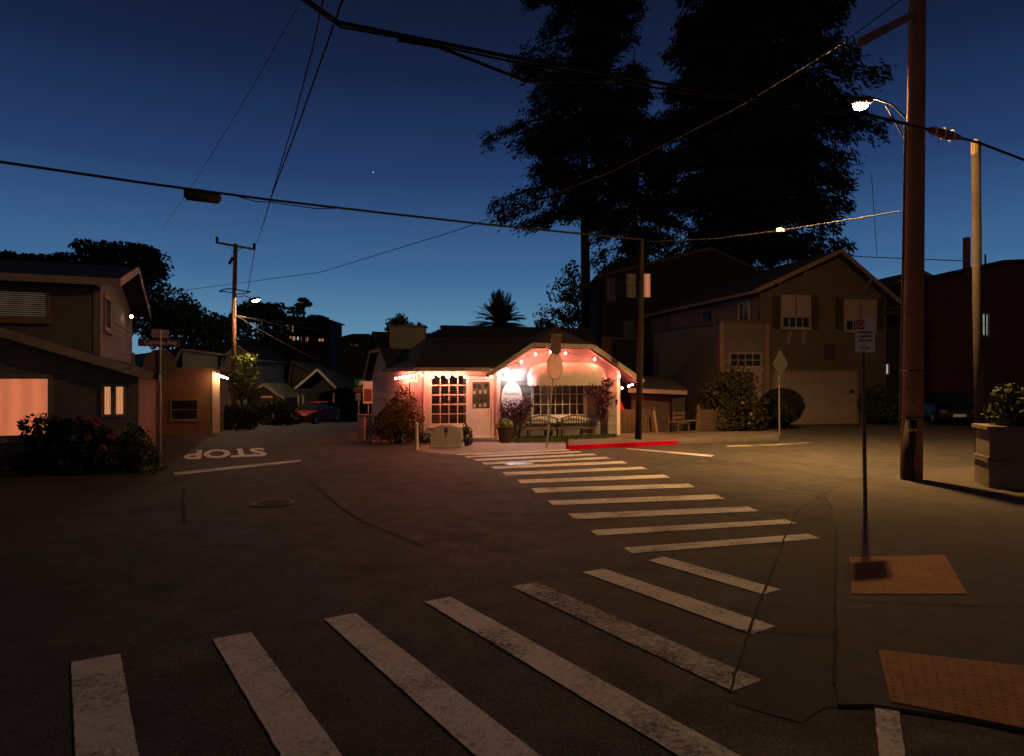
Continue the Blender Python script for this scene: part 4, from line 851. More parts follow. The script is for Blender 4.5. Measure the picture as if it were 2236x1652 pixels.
# right edge building
X1 = P(2022, 0, 36).x; rb = thing('brick_red_building', 'dark red brown building at the street end with a small lit window', 'building', (X1, 36, 0), R(4)); Wz = Wall((0, 0), 0)
wall_mesh(Wz, [(0, -.2), (9, -.2), (9, 8.5), (4, 8.2), (0, 7.3)], [], REDW, rb); MB().bx(0, .2, 0, 8, -.2, 7.3).build('wall', REDW, rb)
mb = MB(); mb.slab([(-.4, -.4, 7.25), (4, -.4, 8.2), (9.4, -.4, 8.5), (9.4, 8, 8.5), (4, 8, 8.2), (-.4, 8, 7.25)], (0, 0, .15)); mb.build('roof', ROOFM, rb)
window(Wz, rb, 2.95, 3.42, 4.4, 5.5, 1, 2, GREYTRIM, CG, .05, .06, .04, True, glow=curtain('pale_window', (.62, .75, .66), .62, 9), glow_off=-.035)
MB().bx(2.2, 2.42, -.1, .2, 7.6, 9.6).build('chimney_pipe', mat('pipe_red', (.14, .05, .04), .8, .3, 8), rb)
X2 = P(1925, 0, 44).x; gable_house('dark_roof_house', 'dark low roofed house behind the garage house', (X2, 44, 0), R(6), 5.0, 8, 7.8, 9.0, BLACKW, ROOFB, oh=.4)

# houses down the side street
gz = lambda p: (p.x, p.y, ground_z(p.x, p.y))
def gh_px(name, label, uL, uR, uA, vE, vA, Y, wm, rm, dp=6, wins=(), ang=R(0), oh=.3, fm=GREYTRIM):
    a, b, c_ = P(uL, vE, Y), P(uR, vE, Y), P(uA, vA, Y); g = ground_z(a.x, Y)
    return gable_house(name, label, (a.x, Y, g), ang, b.x - a.x, dp, a.z - g, c_.z - g, wm, rm, oh=oh, apex=c_.x - a.x, wins=wins, fm=fm)
gh_px('grey_house', 'grey gabled house behind the far lamp pole', 487, 557, 522, 783, 757, 55, mat('grey_house_wall', (.20, .19, .185), .85, .2, 5), ROOFB, 7, [(.9, 1.5, 2.6, 3.6, 2, 2, None), (2.9, 3.3, 1.6, 2.4, 1, 2, None)])
gh_px('grey_annex', 'grey annex with low roof left of the gabled house', 395, 480, 400, 775, 765, 54, MATS['grey_house_wall'], ROOFB, 6, [(1.3, 1.6, 2.6, 3.9, 1, 1, None)])
gh_px('garden_cottage', 'small gabled cottage with a dim glowing light among bushes', 540, 615, 579, 866, 841, 46, mat('cottage_wall', (.22, .21, .20), .85, .2, 5), ROOFB, 4, [(.95, 1.75, 1.72, 1.86, 1, 1, curtain('cottage_glow', (1, .3, .08), .28, 9))])
gh_px('long_dark_house', 'long dark house with a wide unlit roof at the street end', 630, 795, 640, 870, 792, 53, BLACKW, ROOFB, 7, [(4.6, 4.9, 1.2, 2.3, 1, 1, None), (5.3, 5.6, 1.2, 2.3, 1, 1, None)], fm=BLACKW)
cp = thing('carport', 'dark gabled carport over the red car', 'carport', gz(P(690, 0, 49))); a, b, c_ = P(643, 852, 48), P(734, 850, 48), P(693, 809, 48)
mb = MB(); mb.slab([a, c_, c_ + V((0, 4, 0)), a + V((0, 4, 0))], (0, 0, .1)); mb.slab([b, c_, c_ + V((0, 4, 0)), b + V((0, 4, 0))], (0, 0, .1)); mb.build('roof', ROOFB, cp, True)
for p_, q_ in ((a, c_), (b, c_)): MB().bar(p_ + V((0, -.03, .05)), q_ + V((0, -.03, .05)), .03, .16).build('fascia', GREYTRIM, cp, True)
for u in (650, 660, 727):
    p_ = P(u, 858, 48); MB().bar((p_.x, 48.2, -1.1), (p_.x, 48.2, p_.z), .12, .12, (1, 0, 0)).build('post', GREYTRIM, cp, True)
MB().bar((a.x, 48, a.z), (b.x, 48, b.z), .1, .14).build('beam', BLACKW, cp, True)
# houses on the hill
hz = lambda x, y: hill_z(x, y)
def hill_z(x, y):
    d = max(0, y - 57); return -1.9 + min(d, 60) * .155 * max(0., min(1., (-6 - x) / 10 + .45)) + 1.5 * math.sin(x * .11) * min(1, d / 20)
xs = np.linspace(-120, 8, 50); ys = np.linspace(56, 150, 34); hv = [(float(x), float(y), hill_z(x, y)) for y in ys for x in xs]; n_ = 50
hf = [(j * n_ + i, j * n_ + i + 1, (j + 1) * n_ + i + 1, (j + 1) * n_ + i) for j in range(33) for i in range(n_ - 1)]
me = bpy.data.meshes.new('hillside'); me.from_pydata(hv, [], hf); me.shade_smooth(); struct(link('hillside', me, mat('hill_earth', (.02, .02, .012), .95, .4, 1)))
def hill_house(name, label, u0, u1, vt, vr, Y, wins, glow):
    a, b = P(u0, vt, Y), P(u1, vt, Y); g = hill_z(a.x, Y) - 1; t_ = thing(name, label, 'house', (a.x, Y, g)); w_ = b.x - a.x; h = a.z - g; W_ = Wall((0, 0), 0)
    wall_mesh(W_, [(0, 0), (w_, 0), (w_, h), (0, h)], [], BLACKW, t_); MB().bx(0, w_, .1, 5, 0, h).build('body', BLACKW, t_); rr = P(u0, vr, Y).z - g
    mb_ = MB(); mb_.slab([(-.3, -.3, h), (w_ + .3, -.3, h), (w_ * .75, 2.5, rr), (w_ * .25, 2.5, rr)], (0, 0, .1)); mb_.slab([(-.3, 5.3, h), (w_ + .3, 5.3, h), (w_ * .75, 2.5, rr), (w_ * .25, 2.5, rr)], (0, 0, .1))
    mb_.slab([(-.3, -.3, h), (-.3, 5.3, h), (w_ * .25, 2.5, rr)], (0, 0, .1)); mb_.slab([(w_ + .3, -.3, h), (w_ + .3, 5.3, h), (w_ * .75, 2.5, rr)], (0, 0, .1)); mb_.build('roof', ROOFB, t_)
    for (ua, ub, va, vb, c_, r_, gl) in wins:
        p_, q_ = P(ua, va, Y), P(ub, vb, Y); window(W_, t_, p_.x - a.x, q_.x - a.x, q_.z - g, p_.z - g, c_, r_, BLACKW, CG, .05, .06, .1, False, glow=gl, glow_off=-.035)
    return t_
HW = curtain('hill_window', (1, .42, .22), .55, 20); HB = emat('hill_blue', (.05, .06, .9), .35)
hill_house('hill_house', 'hillside house with rows of lit windows and one blue window', 618, 722, 703, 692, 75, [(626, 641, 710, 725, 3, 1, HW), (624, 645, 735, 744, 3, 1, HW), (649, 653, 736, 743, 1, 1, emat('hill_white', (.9, .9, .8), .6)), (658, 673, 736, 746, 4, 1, HW), (696, 707, 740, 746, 2, 1, HW), (698, 708, 702.5, 711, 2, 1, HB)], HW)
hill_house('hill_house', 'wide unlit hillside house right of the lit windows', 738, 812, 742, 728, 70, [(766, 770, 752, 755, 1, 1, curtain('hill_faint', (1, .3, .15), .10, 9)), (775, 782, 752, 757, 2, 1, MATS['hill_faint'])], HW)
# ------------------------------------------------------------------ street lamps and poles
q = G(1990, 1049); bp = thing('utility_pole', 'thick wooden utility pole carrying the street lamp at the corner', 'pole', tuple(q)); tp = local(bp, P(2004, -60, q.y))
MB().tube([tuple(tp * (k / 8)) for k in range(9)], [.205 - .05 * k / 8 for k in range(9)], 18).build('pole_shaft', WOODP, bp, smooth=True)
MB().tube([(-.10, -.08, -.02), (-.11, -.09, .5), (-.08, -.12, 1.25)], [.135, .12, .115], 10).build('cable_guard', mat('guard_dark', (.03, .018, .014), .8, .3, 8), bp, smooth=True)
for z, m_ in ((1.05, SIGNY), (1.55, FASC), (1.8, FASC)): MB().bx(-.20, -.03, -.225, -.205, z - .03, z + .03).build('tag_plate', m_, bp)
MB().tube([tp * (1.2 / tp.z) + V((-.19, .10, 0)), tp * (4.5 / tp.z) + V((-.175, .10, 0)), tp * (7.4 / tp.z) + V((-.16, .10, 0))], .022, 8).build('conduit', mat('conduit_brown', (.12, .09, .07), .7, .3, 9), bp)
for z in (1.3, 2.25): MB().tube([(.21 * math.cos(a), .21 * math.sin(a), z) for a in [2 * math.pi * k / 16 for k in range(17)]], .012, 5, False).build('strap', DARKM, bp)
# cross arm high up, reaching to the left towards the viewer
ca, cb = P(1998, 30, q.y - .2), P(1880, 92, q.y - 3.0); MB().bar(ca, cb, .1, .13).build('crossarm', WOODP, bp, True)
LP = P(1883, 228, 15.55)
a0 = q + V((.0, .12, 7.45)); sl = thing('street_lamp', 'glowing street lamp head on a curved arm from the corner pole', 'street lamp', tuple(a0))
MB().tube([a0, a0.lerp(LP, .35) + V((0, 0, .22)), a0.lerp(LP, .7) + V((0, 0, .22)), LP + V((0, -.2, .10))], .021, 8).build('arm', DARKM, sl, True)
MB().tube([q + V((0, .12, 6.95)), a0.lerp(LP, .45) + V((0, 0, .15))], .018, 6).build('brace', DARKM, sl, True)
ang = math.atan2(-(LP - a0).x, (LP - a0).y)
def head(t_, c_, ang_, s_, lensmat):
    M_ = Matrix.Translation(c_) @ Matrix.Rotation(ang_, 4, 'Z') @ Matrix.Rotation(R(14), 4, 'X')
    mb_ = MB().ball((0, 0, .07), (.19 * s_, .36 * s_, .10 * s_), 14, 8); mb_.v = [M_ @ p for p in mb_.v]; hd = mb_.build('lamp_head', DARKM, t_, True, True)
    mb_ = MB().ball((0, .06, -.035), (.13 * s_, .20 * s_, .085 * s_), 14, 8); mb_.v = [M_ @ p for p in mb_.v]; mb_.build('lens', lensmat, hd, True, True)
head(sl, LP, ang, 1.0, emat('street_lens', C_STREET, STREET))
la = bpy.data.lights.new('lamp_light', 'AREA'); la.shape = 'DISK'; la.size = .24; la.energy = STREET_AIM; la.spread = R(108); la.color = C_STREET
lo = bpy.data.objects.new('lamp_light', la); sc.collection.objects.link(lo); lo.parent = sl; lo.location = local(sl, LP + V((0, .05, -.17))); lo.rotation_euler = V((.0, .33, -1)).to_track_quat('-Z', 'Y').to_euler()
# thin service pole on the right
q2 = G(2141, 1021); t = thing('utility_pole', 'slender weathered pole next to the stone planter', 'pole', tuple(q2)); tp2 = local(t, P(2131, 312, q2.y))
MB().tube([(0, 0, 0), tuple(tp2 * .55 + V((-.02, 0, 0))), tuple(tp2)], [.115, .10, .10], 10).build('pole_shaft', mat('pole_weathered', (.04, .031, .023), .9, .4, 10, .6), t, smooth=True)
MB().lathe([(.10, 0), (.1, .3), (.05, .36)], tuple(tp2 - V((0, 0, .28))), 10).build('cap', mat('cap_tan', (.2, .14, .08), .8, .2, 8), t)
MB().tube([(.13, 0, .2), (.12, 0, 2.5), (.1, -.02, 5)], .02, 6).build('conduit', DARKM, t)
# far pole with lamp in the side street
pf_ = P(510, 826, 45); g = ground_z(pf_.x, 45); fp = thing('utility_pole', 'far utility pole with slanted crossarm and lamp in the side street', 'pole', (pf_.x, 45, g)); zt = lambda v: EYE + (CV - v) / F * 45 - g
MB().tube([(0, 0, -.1), (.02, 0, zt(700)), (.13, 0, zt(533))], [.18, .15, .13], 12).build('pole_shaft', WOODP, fp, smooth=True)
xa = lambda u: (u - 510) / F * 45
MB().bar((xa(474), -.15, zt(531)), (xa(559), -.15, zt(546)), .11, .13).build('crossarm', WOODP, fp)
for u, v0, v1 in ((476, 530, 518), (557, 545, 532)): MB().lathe([(.09, 0), (.09, (v0 - v1) * 45 / F * .8), (.05, (v0 - v1) * 45 / F)], (xa(u), -.15, zt(v0)), 8).build('insulator', DARKM, fp)
MB().tube([(xa(510), -.1, zt(563)), (xa(503), -.2, zt(578))], .10, 8).build('fuse', DARKM, fp)
for a_, b_ in (((xa(497), -.18, zt(537)), (0.08, -.12, zt(552))), ((xa(530), -.18, zt(543)), (0.12, -.12, zt(553)))): MB().bar(a_, b_, .03, .03).build('brace', DARKM, fp)
MB().tube([(.1 + .95 * math.cos(a), .95 * math.sin(a), zt(637) + .05 * math.sin(3 * a)) for a in [2 * math.pi * k / 24 for k in range(25)]], .04, 5, False).build('cable_coil', CABLE, fp)
MB().tube([(.16, -.1, zt(690)), (.17, -.1, zt(620))], .05, 6).build('conduit', STEEL, fp)
LP2 = P(556, 656, 44.4); t = thing('street_lamp', 'small glowing street lamp on the far utility pole', 'street lamp', (pf_.x + .1, 45, zt(650) + g))
b0 = V((pf_.x + .12, 45, zt(650) + g)); MB().tube([b0, b0.lerp(LP2, .5) + V((0, 0, .2)), LP2 + V((-.2, 0, .12))], .03, 6).build('arm', STEEL, t, True); head(t, LP2, R(-70), 1.15, emat('street_lens_far', (1, .70, .38), STREET_FAR))

# ------------------------------------------------------------------ cables
def cable(label, pts, r, sag=0, cat='cable', m=CABLE, name='overhead_cable'):
    pts = [V(p) for p in pts]; out = []
    for a, b in zip(pts, pts[1:]):
        n = 10; L_ = (b - a).length
        for k in range(n): f = k / n; out.append(a.lerp(b, f) - V((0, 0, sag * 4 * f * (1 - f) * L_)))
    out.append(pts[-1]); c0 = out[0]; mb = MB().tube([p - c0 for p in out], r, 6); o = mb.build(name, m, None, smooth=True); o.location = c0; tag(o, label, cat, None); return o
T2 = q2 + tp2
# thick near bundle, top left to the slender pole
bun = [P(500, -120, 8.2), P(740, 50, 9.4), P(1130, 128, 10.4), P(1500, 192, 11.3), P(1850, 240, 12.5), P(2030, 284, 13.6), T2 + V((0, -.12, -.05)), T2 + V((3.0, .6, -.75))]
cable('thickest overhead cable bundle sagging from the top left to the slender pole', bun, .029)
cable('second cable looping below the thickest bundle', [P(870, 88, 9.6), P(960, 104, 9.9), P(1060, 143, 10.2), P(1150, 178, 10.6), P(1340, 176, 10.9)], .026)
cable('thin cable lashed under the thick bundle', [P(500, -112, 8.2), P(745, 60, 9.4), P(880, 84, 9.7), P(1130, 138, 10.4), P(1400, 188, 11.0), P(1850, 250, 12.5)], .017)
bl_ = [P(2028, 283, 13.62), P(2092, 300, 14.3)]
sp = thing('cable_splice', 'red striped splice case on the cable beside the corner pole', 'splice case', tuple(bl_[0])); MB().tube([bl_[0] - V((0, .05, .03)), bl_[0].lerp(bl_[1], .5) - V((0, .05, .04)), bl_[1] - V((0, .05, .03))], [.06, .10, .05], 10).build('case', mat('splice_red', (.25, .04, .04), .7, .5, 20), sp, True)
for k in range(3): p = bl_[0].lerp(bl_[1], .12 + .3 * k); MB().tube([p + V((0, -.05 + .11 * math.cos(a), -.035 + .11 * math.sin(a))) for a in [2 * math.pi * j / 10 for j in range(11)]], .013, 4, False).build('clamp', TRIM, sp, True)
# middle cable to the pole by the shop
J = P(590, 437, 18.3)
mid = [P(-1400, 100, 8.5), P(-60, 345, 14.6), P(55, 362, 15.3), P(300, 398, 16.6), J, P(840, 466, 20.0), P(1075, 492, 21.0), POLE_S + V((0, -.1, -.05))]
cable('black cable crossing the sky to the slim dark pole', mid, .034)
cable('thin strand wound along the black crossing cable', [P(400, 416, 17.0), P(500, 424, 17.6), P(560, 441, 18.1), J + V((0, 0, -.06)), P(690, 456, 18.9), P(760, 455, 19.4)], .014)
s0_, s1_ = P(402, 424, 17.0), P(482, 434, 17.5); sp = thing('cable_splice', 'fat black splice case hanging on the crossing cable', 'splice case', tuple(s0_)); MB().tube([s0_, s0_.lerp(s1_, .08), s0_.lerp(s1_, .92), s1_], [.07, .15, .15, .07], 12).build('case', CABLE, sp, True, True); MB().tube([s0_.lerp(s1_, .1) + V((0, 0, .12)), P(400, 414, 17.0)], .02, 5).build('hanger', CABLE, sp, True)
cable('left of two steep wires dropping from the top to the crossing cable', [P(705, 0, 9.0), P(682, 110, 10.5), P(640, 270, 13.5), J], .012)
cable('right of two steep wires dropping from the top to the crossing cable', [P(748, 0, 8.9), P(722, 75, 9.8), P(660, 250, 13.2), J], .016)
cable('wire from the crossing cable down to the far crossarm', [J, P(575, 490, 22), P(557, 540, 44.8)], .014)
cable('faint wire from the far crossarm to the lamp', [P(557, 545, 44.8), P(545, 610, 44.5), P(540, 640, 44.5)], .02)
cable('faint thin wire in the upper left sky', [P(648, 20, 12), P(540, 210, 16), P(430, 390, 24), P(355, 500, 34)], .008)
cable('long thin wire from the left trees up to the corner pole', [P(360, 640, 44), P(700, 595, 34), P(1000, 503, 25), P(1080, 474, 23), P(1330, 378, 19), P(1620, 230, 15.8), P(1840, 95, 13.9), tuple(q + tp * .97)], .014, m=mat('cable_grey', (.10, .09, .08), .7, 0))
cn_ = cable('sagging wire from the slim dark pole to the corner pole', [POLE_S + V((.05, 0, -.1)), P(1560, 522, 19.5), P(1705, 504, 17), P(1850, 481, 15.3), P(1984, 459, 14.0)], .014, m=mat('cable_grey', (.10, .09, .08), .7, 0))
p = P(1702, 504, 17.02); sp = thing('cable_clamp', 'small pale clamp on the sagging wire near the redwood', 'clamp', tuple(p)); MB().box((0, -.02, 0), (.2, .07, .07), 0).build('clamp_body', TRIM, sp); MB().box((0, -.02, .05), (.1, .05, .04)).build('clamp_bolt', STEEL, sp)
cable('level wire from the black house across to the right building', [P(1640, 545, 40), P(1880, 561, 38.5), P(2117, 571, 36.2)], .025)
for k, (u, v, Y, lb) in enumerate(((430, 768, 52, 'left'), (680, 705, 60, 'topmost'), (715, 722, 60, 'middle'), (640, 735, 56, 'lower'), (700, 790, 52, 'lowest'))):
    cable('service wire fanning out from the far pole, %s one' % lb, [P(512, 688, 44.9), P(u, v, Y)], .03, .012, m=MATS['cable_grey'])
cable('faint vertical guy wire below the street lamp', [P(1903, 380, 30), P(1915, 560, 30)], .012)

# ------------------------------------------------------------------ signs near the camera and across
q = G(1886, 1136); t = thing('parking_sign', 'worn white parking sign with red panel on a steel post', 'sign', tuple(q), R(14)); zt = lambda v, Y=q.y: EYE + (CV - v) / F * Y
MB().tube([(.03, 0, 0), (-.02, 0, zt(700))], .028, 10).build('post', mat('post_brown', (.14, .09, .065), .6, .3, 10, metal=.4), t)
w_, z0, z1 = .17, zt(770), zt(697); r_ = .025
ol = [(-w_ + r_ - r_ * math.cos(a), z0 + r_ - r_ * math.sin(a)) for a in (0, R(45), R(90))] + [(w_ - r_ + r_ * math.sin(a), z0 + r_ - r_ * math.cos(a)) for a in (0, R(45), R(90))] + [(w_ - r_ + r_ * math.cos(a), z1 - r_ + r_ * math.sin(a)) for a in (0, R(45), R(90))] + [(-w_ + r_ - r_ * math.sin(a), z1 - r_ + r_ * math.cos(a)) for a in (0, R(45), R(90))]
pl = MB().slab([(x, -.032, z) for x, z in ol], (0, .004, 0)).build('plate', SIGNW, t)
mb = MB(); mb.bx(-.155, -.02, -.0345, -.0325, z1 - .155, z1 - .015); mb.build('red_panel', SIGNR, pl)
ci = [(-.088 + .045 * math.cos(a), -.037, z1 - .085 + .045 * math.sin(a)) for a in [2 * math.pi * k / 20 for k in range(21)]]; MB().tube(ci, .006, 4, False).build('ring_symbol', SIGNW, pl)
mb = MB()
for k, ww in enumerate((.13, .10, .12)):
    z = z1 - .20 - k * .06; x = -ww
    while x < ww: l = random.uniform(.015, .03); mb.bx(x, min(x + l, ww), -.0345, -.0325, z - .017, z + .017); x += l + .008
mb.bx(-.05, .05, -.0345, -.0325, z0 + .06, z0 + .075); mb.slab([(.05, -.0345, z0 + .045), (.085, -.0345, z0 + .0675), (.05, -.0345, z0 + .09)], (0, .002, 0)); mb.slab([(-.05, -.0345, z0 + .045), (-.085, -.0345, z0 + .0675), (-.05, -.0345, z0 + .09)], (0, .002, 0))
mb.build('faded_print', mat('faded_red', (.33, .09, .06), .6, .3, 20), pl)
MB().ball((-.005, -.038, z1 - .03), .01).build('bolt', STEEL, pl); MB().ball((-.005, -.038, z0 + .03), .01).build('bolt', STEEL, pl)
# diamond sign across the street
q = G(1702, 952); t = thing('diamond_sign', 'diamond warning sign seen from behind by the garage', 'sign', tuple(q), R(20)); zt = lambda v, Y=q.y: EYE + (CV - v) / F * Y
MB().tube([(0, 0, 0), (-.03, 0, zt(768))], .03, 8).build('post', STEEL, t); zc, hd_ = zt(795), 30 / F * q.y
MB().slab([(-.36, -.04, zc), (0, -.04, zc - hd_), (.36, -.04, zc), (0, -.04, zc + hd_)], (0, .006, 0)).build('plate', SIGNB, t); MB().bx(-.14, .1, -.04, -.034, zt(838), zt(829)).build('small_plate', SIGNB, t)
# stop sign with street names on the left
q = G(350, 1021); t = thing('stop_sign', 'stop sign from behind with street name blades by the hydrangea', 'sign', tuple(q), R(28)); zt = lambda v, Y=q.y: EYE + (CV - v) / F * Y
MB().tube([(0, 0, 0), (0, 0, zt(722))], .028, 8).build('post', STEEL, t)
MB().slab([(x * .37 / .47, .03, zt(796) + z * .37 / .47) for x, z in octa(.47)], (0, .006, 0)).build('plate', mat('octagon_back', (.17, .12, .09), .5, .3, 9, metal=.2), t)
bl1 = MB().bx(-.46, .42, -.008, .008, zt(757), zt(741)).build('name_blade', SIGNP, t); text_obj('Capitola Ave', .13, SIGNW, bl1, frame_M((0, -.012, zt(749)), (1, 0, 0), (0, 0, 1)))
MB().box((0, 0, zt(729)), (.45, .016, .2), R(35)).build('name_blade', SIGNP, t)
MB().bx(-.03, .03, -.04, .0, zt(833), zt(818)).build('bracket', TRIM, t)

# planter at the right edge
q = G(2196, 1064); t = thing('stone_planter', 'square stone planter with green shrub next to the slender pole', 'planter', tuple(q), R(-18)); ST = mat('planter_stone', (.17, .135, .105), .9, .25, 8, .4, 40)
MB().bx(-.40, .40, -.4, .4, 0, .50).build('base', ST, t); MB().bx(-.43, .43, -.43, .43, .50, .545).build('moulding', ST, t); MB().bx(-.42, .42, -.42, .42, .555, .60).build('moulding', ST, t); MB().bx(-.385, .385, -.385, .385, .60, 1.12).build('body', ST, t); MB().bx(-.44, .44, -.44, .44, 1.12, 1.19).build('rim', ST, t)
quads_mesh('foliage', leaf_quads(blob_points(1400, (.1, 0, 1.5), (.4, .4, .42), .3, .4, 4), .06, .6), LEAF2, t)

# ------------------------------------------------------------------ plants left
PK = mat('blossom_pink', (.42, .06, .20), .8, .3, 8); PM = mat('blossom_mauve', (.22, .12, .17), .8, .3, 8); OC = mat('blossom_ochre', (.20, .13, .05), .8, .3, 8)
Yh = 14.9
bush('hydrangea', 'large dark hydrangea bush with pink blossoms by the left house', 'shrub', (P(150, 0, 15.2).x, 15.2, 0), [((-.3, 0, .75), (.85, .6, .62)), ((.35, -.05, .6), (.75, .6, .6)), ((-.9, .1, .45), (.6, .5, .45)), ((.05, -.2, .25), (1.1, .45, .3))], 7000, .075, LEAF, asp=.65, stems=6, lump=.3, shell=.4,
     flowers=[(212, 922, Yh - .25, .08, PK), (244, 953, Yh - .25, .08, PK), (172, 916, Yh - .2, .10, PM), (186, 918, Yh - .2, .07, PM), (193, 957, Yh - .35, .06, OC), (158, 957, Yh - .35, .05, OC), (225, 981, Yh - .2, .08, OC), (120, 976, Yh - .35, .05, OC), (90, 975, Yh - .3, .05, OC)])
bush('low_hedge', 'low black hedge at the far left beside the hydrangea', 'hedge', (P(30, 0, 14.9).x, 14.9, 0), [((-.4, 0, .3), (1.1, .5, .36)), ((.6, 0, .25), (.6, .4, .3))], 2600, .06, LEAF, stems=3)
bush('flower_bed', 'tangled flower bed between hydrangea and stop sign', 'plant', (P(290, 0, 15.0).x, 15.0, 0), [((-.3, 0, .38), (.5, .35, .45)), ((.25, .1, .25), (.42, .3, .35)), ((0, .1, .7), (.3, .2, .35))], 2200, .055, LEAF2, stems=4, lump=.5, shell=.15, flowers=[(277, 915, 14.8, .03, PM), (300, 955, 14.7, .035, OC), (315, 950, 14.8, .03, OC)])
t = thing('garden_rock', 'rounded pale rock at the foot of the hydrangea', 'rock', tuple(G(240, 1020)))
me_ = MB().ball((0, 0, .14), (.26, .2, .2), 12, 9); me_.v = [p + V((random.gauss(0, .012), random.gauss(0, .012), random.gauss(0, .012))) for p in me_.v]; me_.build('stone', mat('mossy_stone', (.12, .11, .07), .95, .4, 8, .5), t, smooth=True)
# plants down the side street
bush('hedge', 'dark round hedge beside the brown building', 'hedge', gz(P(515, 0, 30)), [((-.35, 0, .55), (.6, .5, .62)), ((.4, .1, .45), (.55, .5, .5))], 2600, .07, LEAF, stems=3)
bush('hedge', 'leafy bushes in front of the garden cottage', 'hedge', gz(P(575, 0, 40)), [((-.8, 0, .6), (.8, .6, .75)), ((.6, 0, .7), (.9, .6, .85)), ((1.6, .2, .5), (.6, .5, .6))], 3400, .08, mat('foliage_cottage', (.05, .06, .018), .8, .5, 4), stems=4)
for k, u in enumerate((606, 616, 628)):
    q = P(u, 0, 41); t = thing('terracotta_pot', 'small terracotta pot on the street before the cottage', 'pot', gz(q), 0, 'pots before the cottage'); MB().lathe([(.11, 0), (.16, .3), (.19, .31), (.19, .37), (.14, .37)], n=12).build('pot', mat('terracotta', (.26, .10, .05), .85, .3, 8), t); quads_mesh('foliage', leaf_quads(blob_points(120, (0, 0, .55), (.2, .2, .25), .3), .06, .5), LEAF2, t)
roundtree('street_tree', 'small tree with yellow lit leaves at the far pole', gz(P(527, 0, 45.5)), 1.6, [((.3, -.4, 3.0), (.9, .6, 1.0)), ((.5, -.5, 4.3), (1.0, .5, .35)), ((-.1, 0, 2.0), (.8, .5, .7))], 1500, .12, LEAFY, .08)
# plants right
bush('flowering_shrub', 'tall flowering shrub with yellowish leaves before the wing wall', 'shrub', tuple(G(1590, 945)), [((0, 0, 1.0), (1.1, .7, .95)), ((.2, .1, 1.75), (.9, .6, .75)), ((-.4, 0, 1.55), (.6, .5, .55)), ((.9, 0, .8), (.6, .5, .8)), ((.1, -.1, .35), (1.1, .5, .4))], 6200, .075, mat('foliage_olive', (.030, .027, .010), .8, .6, 4), stems=6, lump=.5, shell=.2, flowers=[(1622, 880, 25.2, .05, OC), (1560, 860, 25.4, .05, OC), (1640, 905, 25.2, .06, OC), (1636, 925, 25.2, .05, OC)])
bush('topiary', 'smooth dark clipped oval shrub before the garage door', 'shrub', tuple(G(1707, 938)), [((0, 0, .95), (.9, .7, .75))], 7000, .05, mat('foliage_black', (.010, .012, .006), .85, .4, 4), stems=3, lump=0, shell=.75)
bush('hedge', 'black hedge right of the garage behind the sign post', 'hedge', tuple(G(1912, 928)), [((0, 0, .8), (.75, .6, .95)), ((.9, .1, .7), (.7, .6, .8))], 3000, .08, LEAF, stems=3)

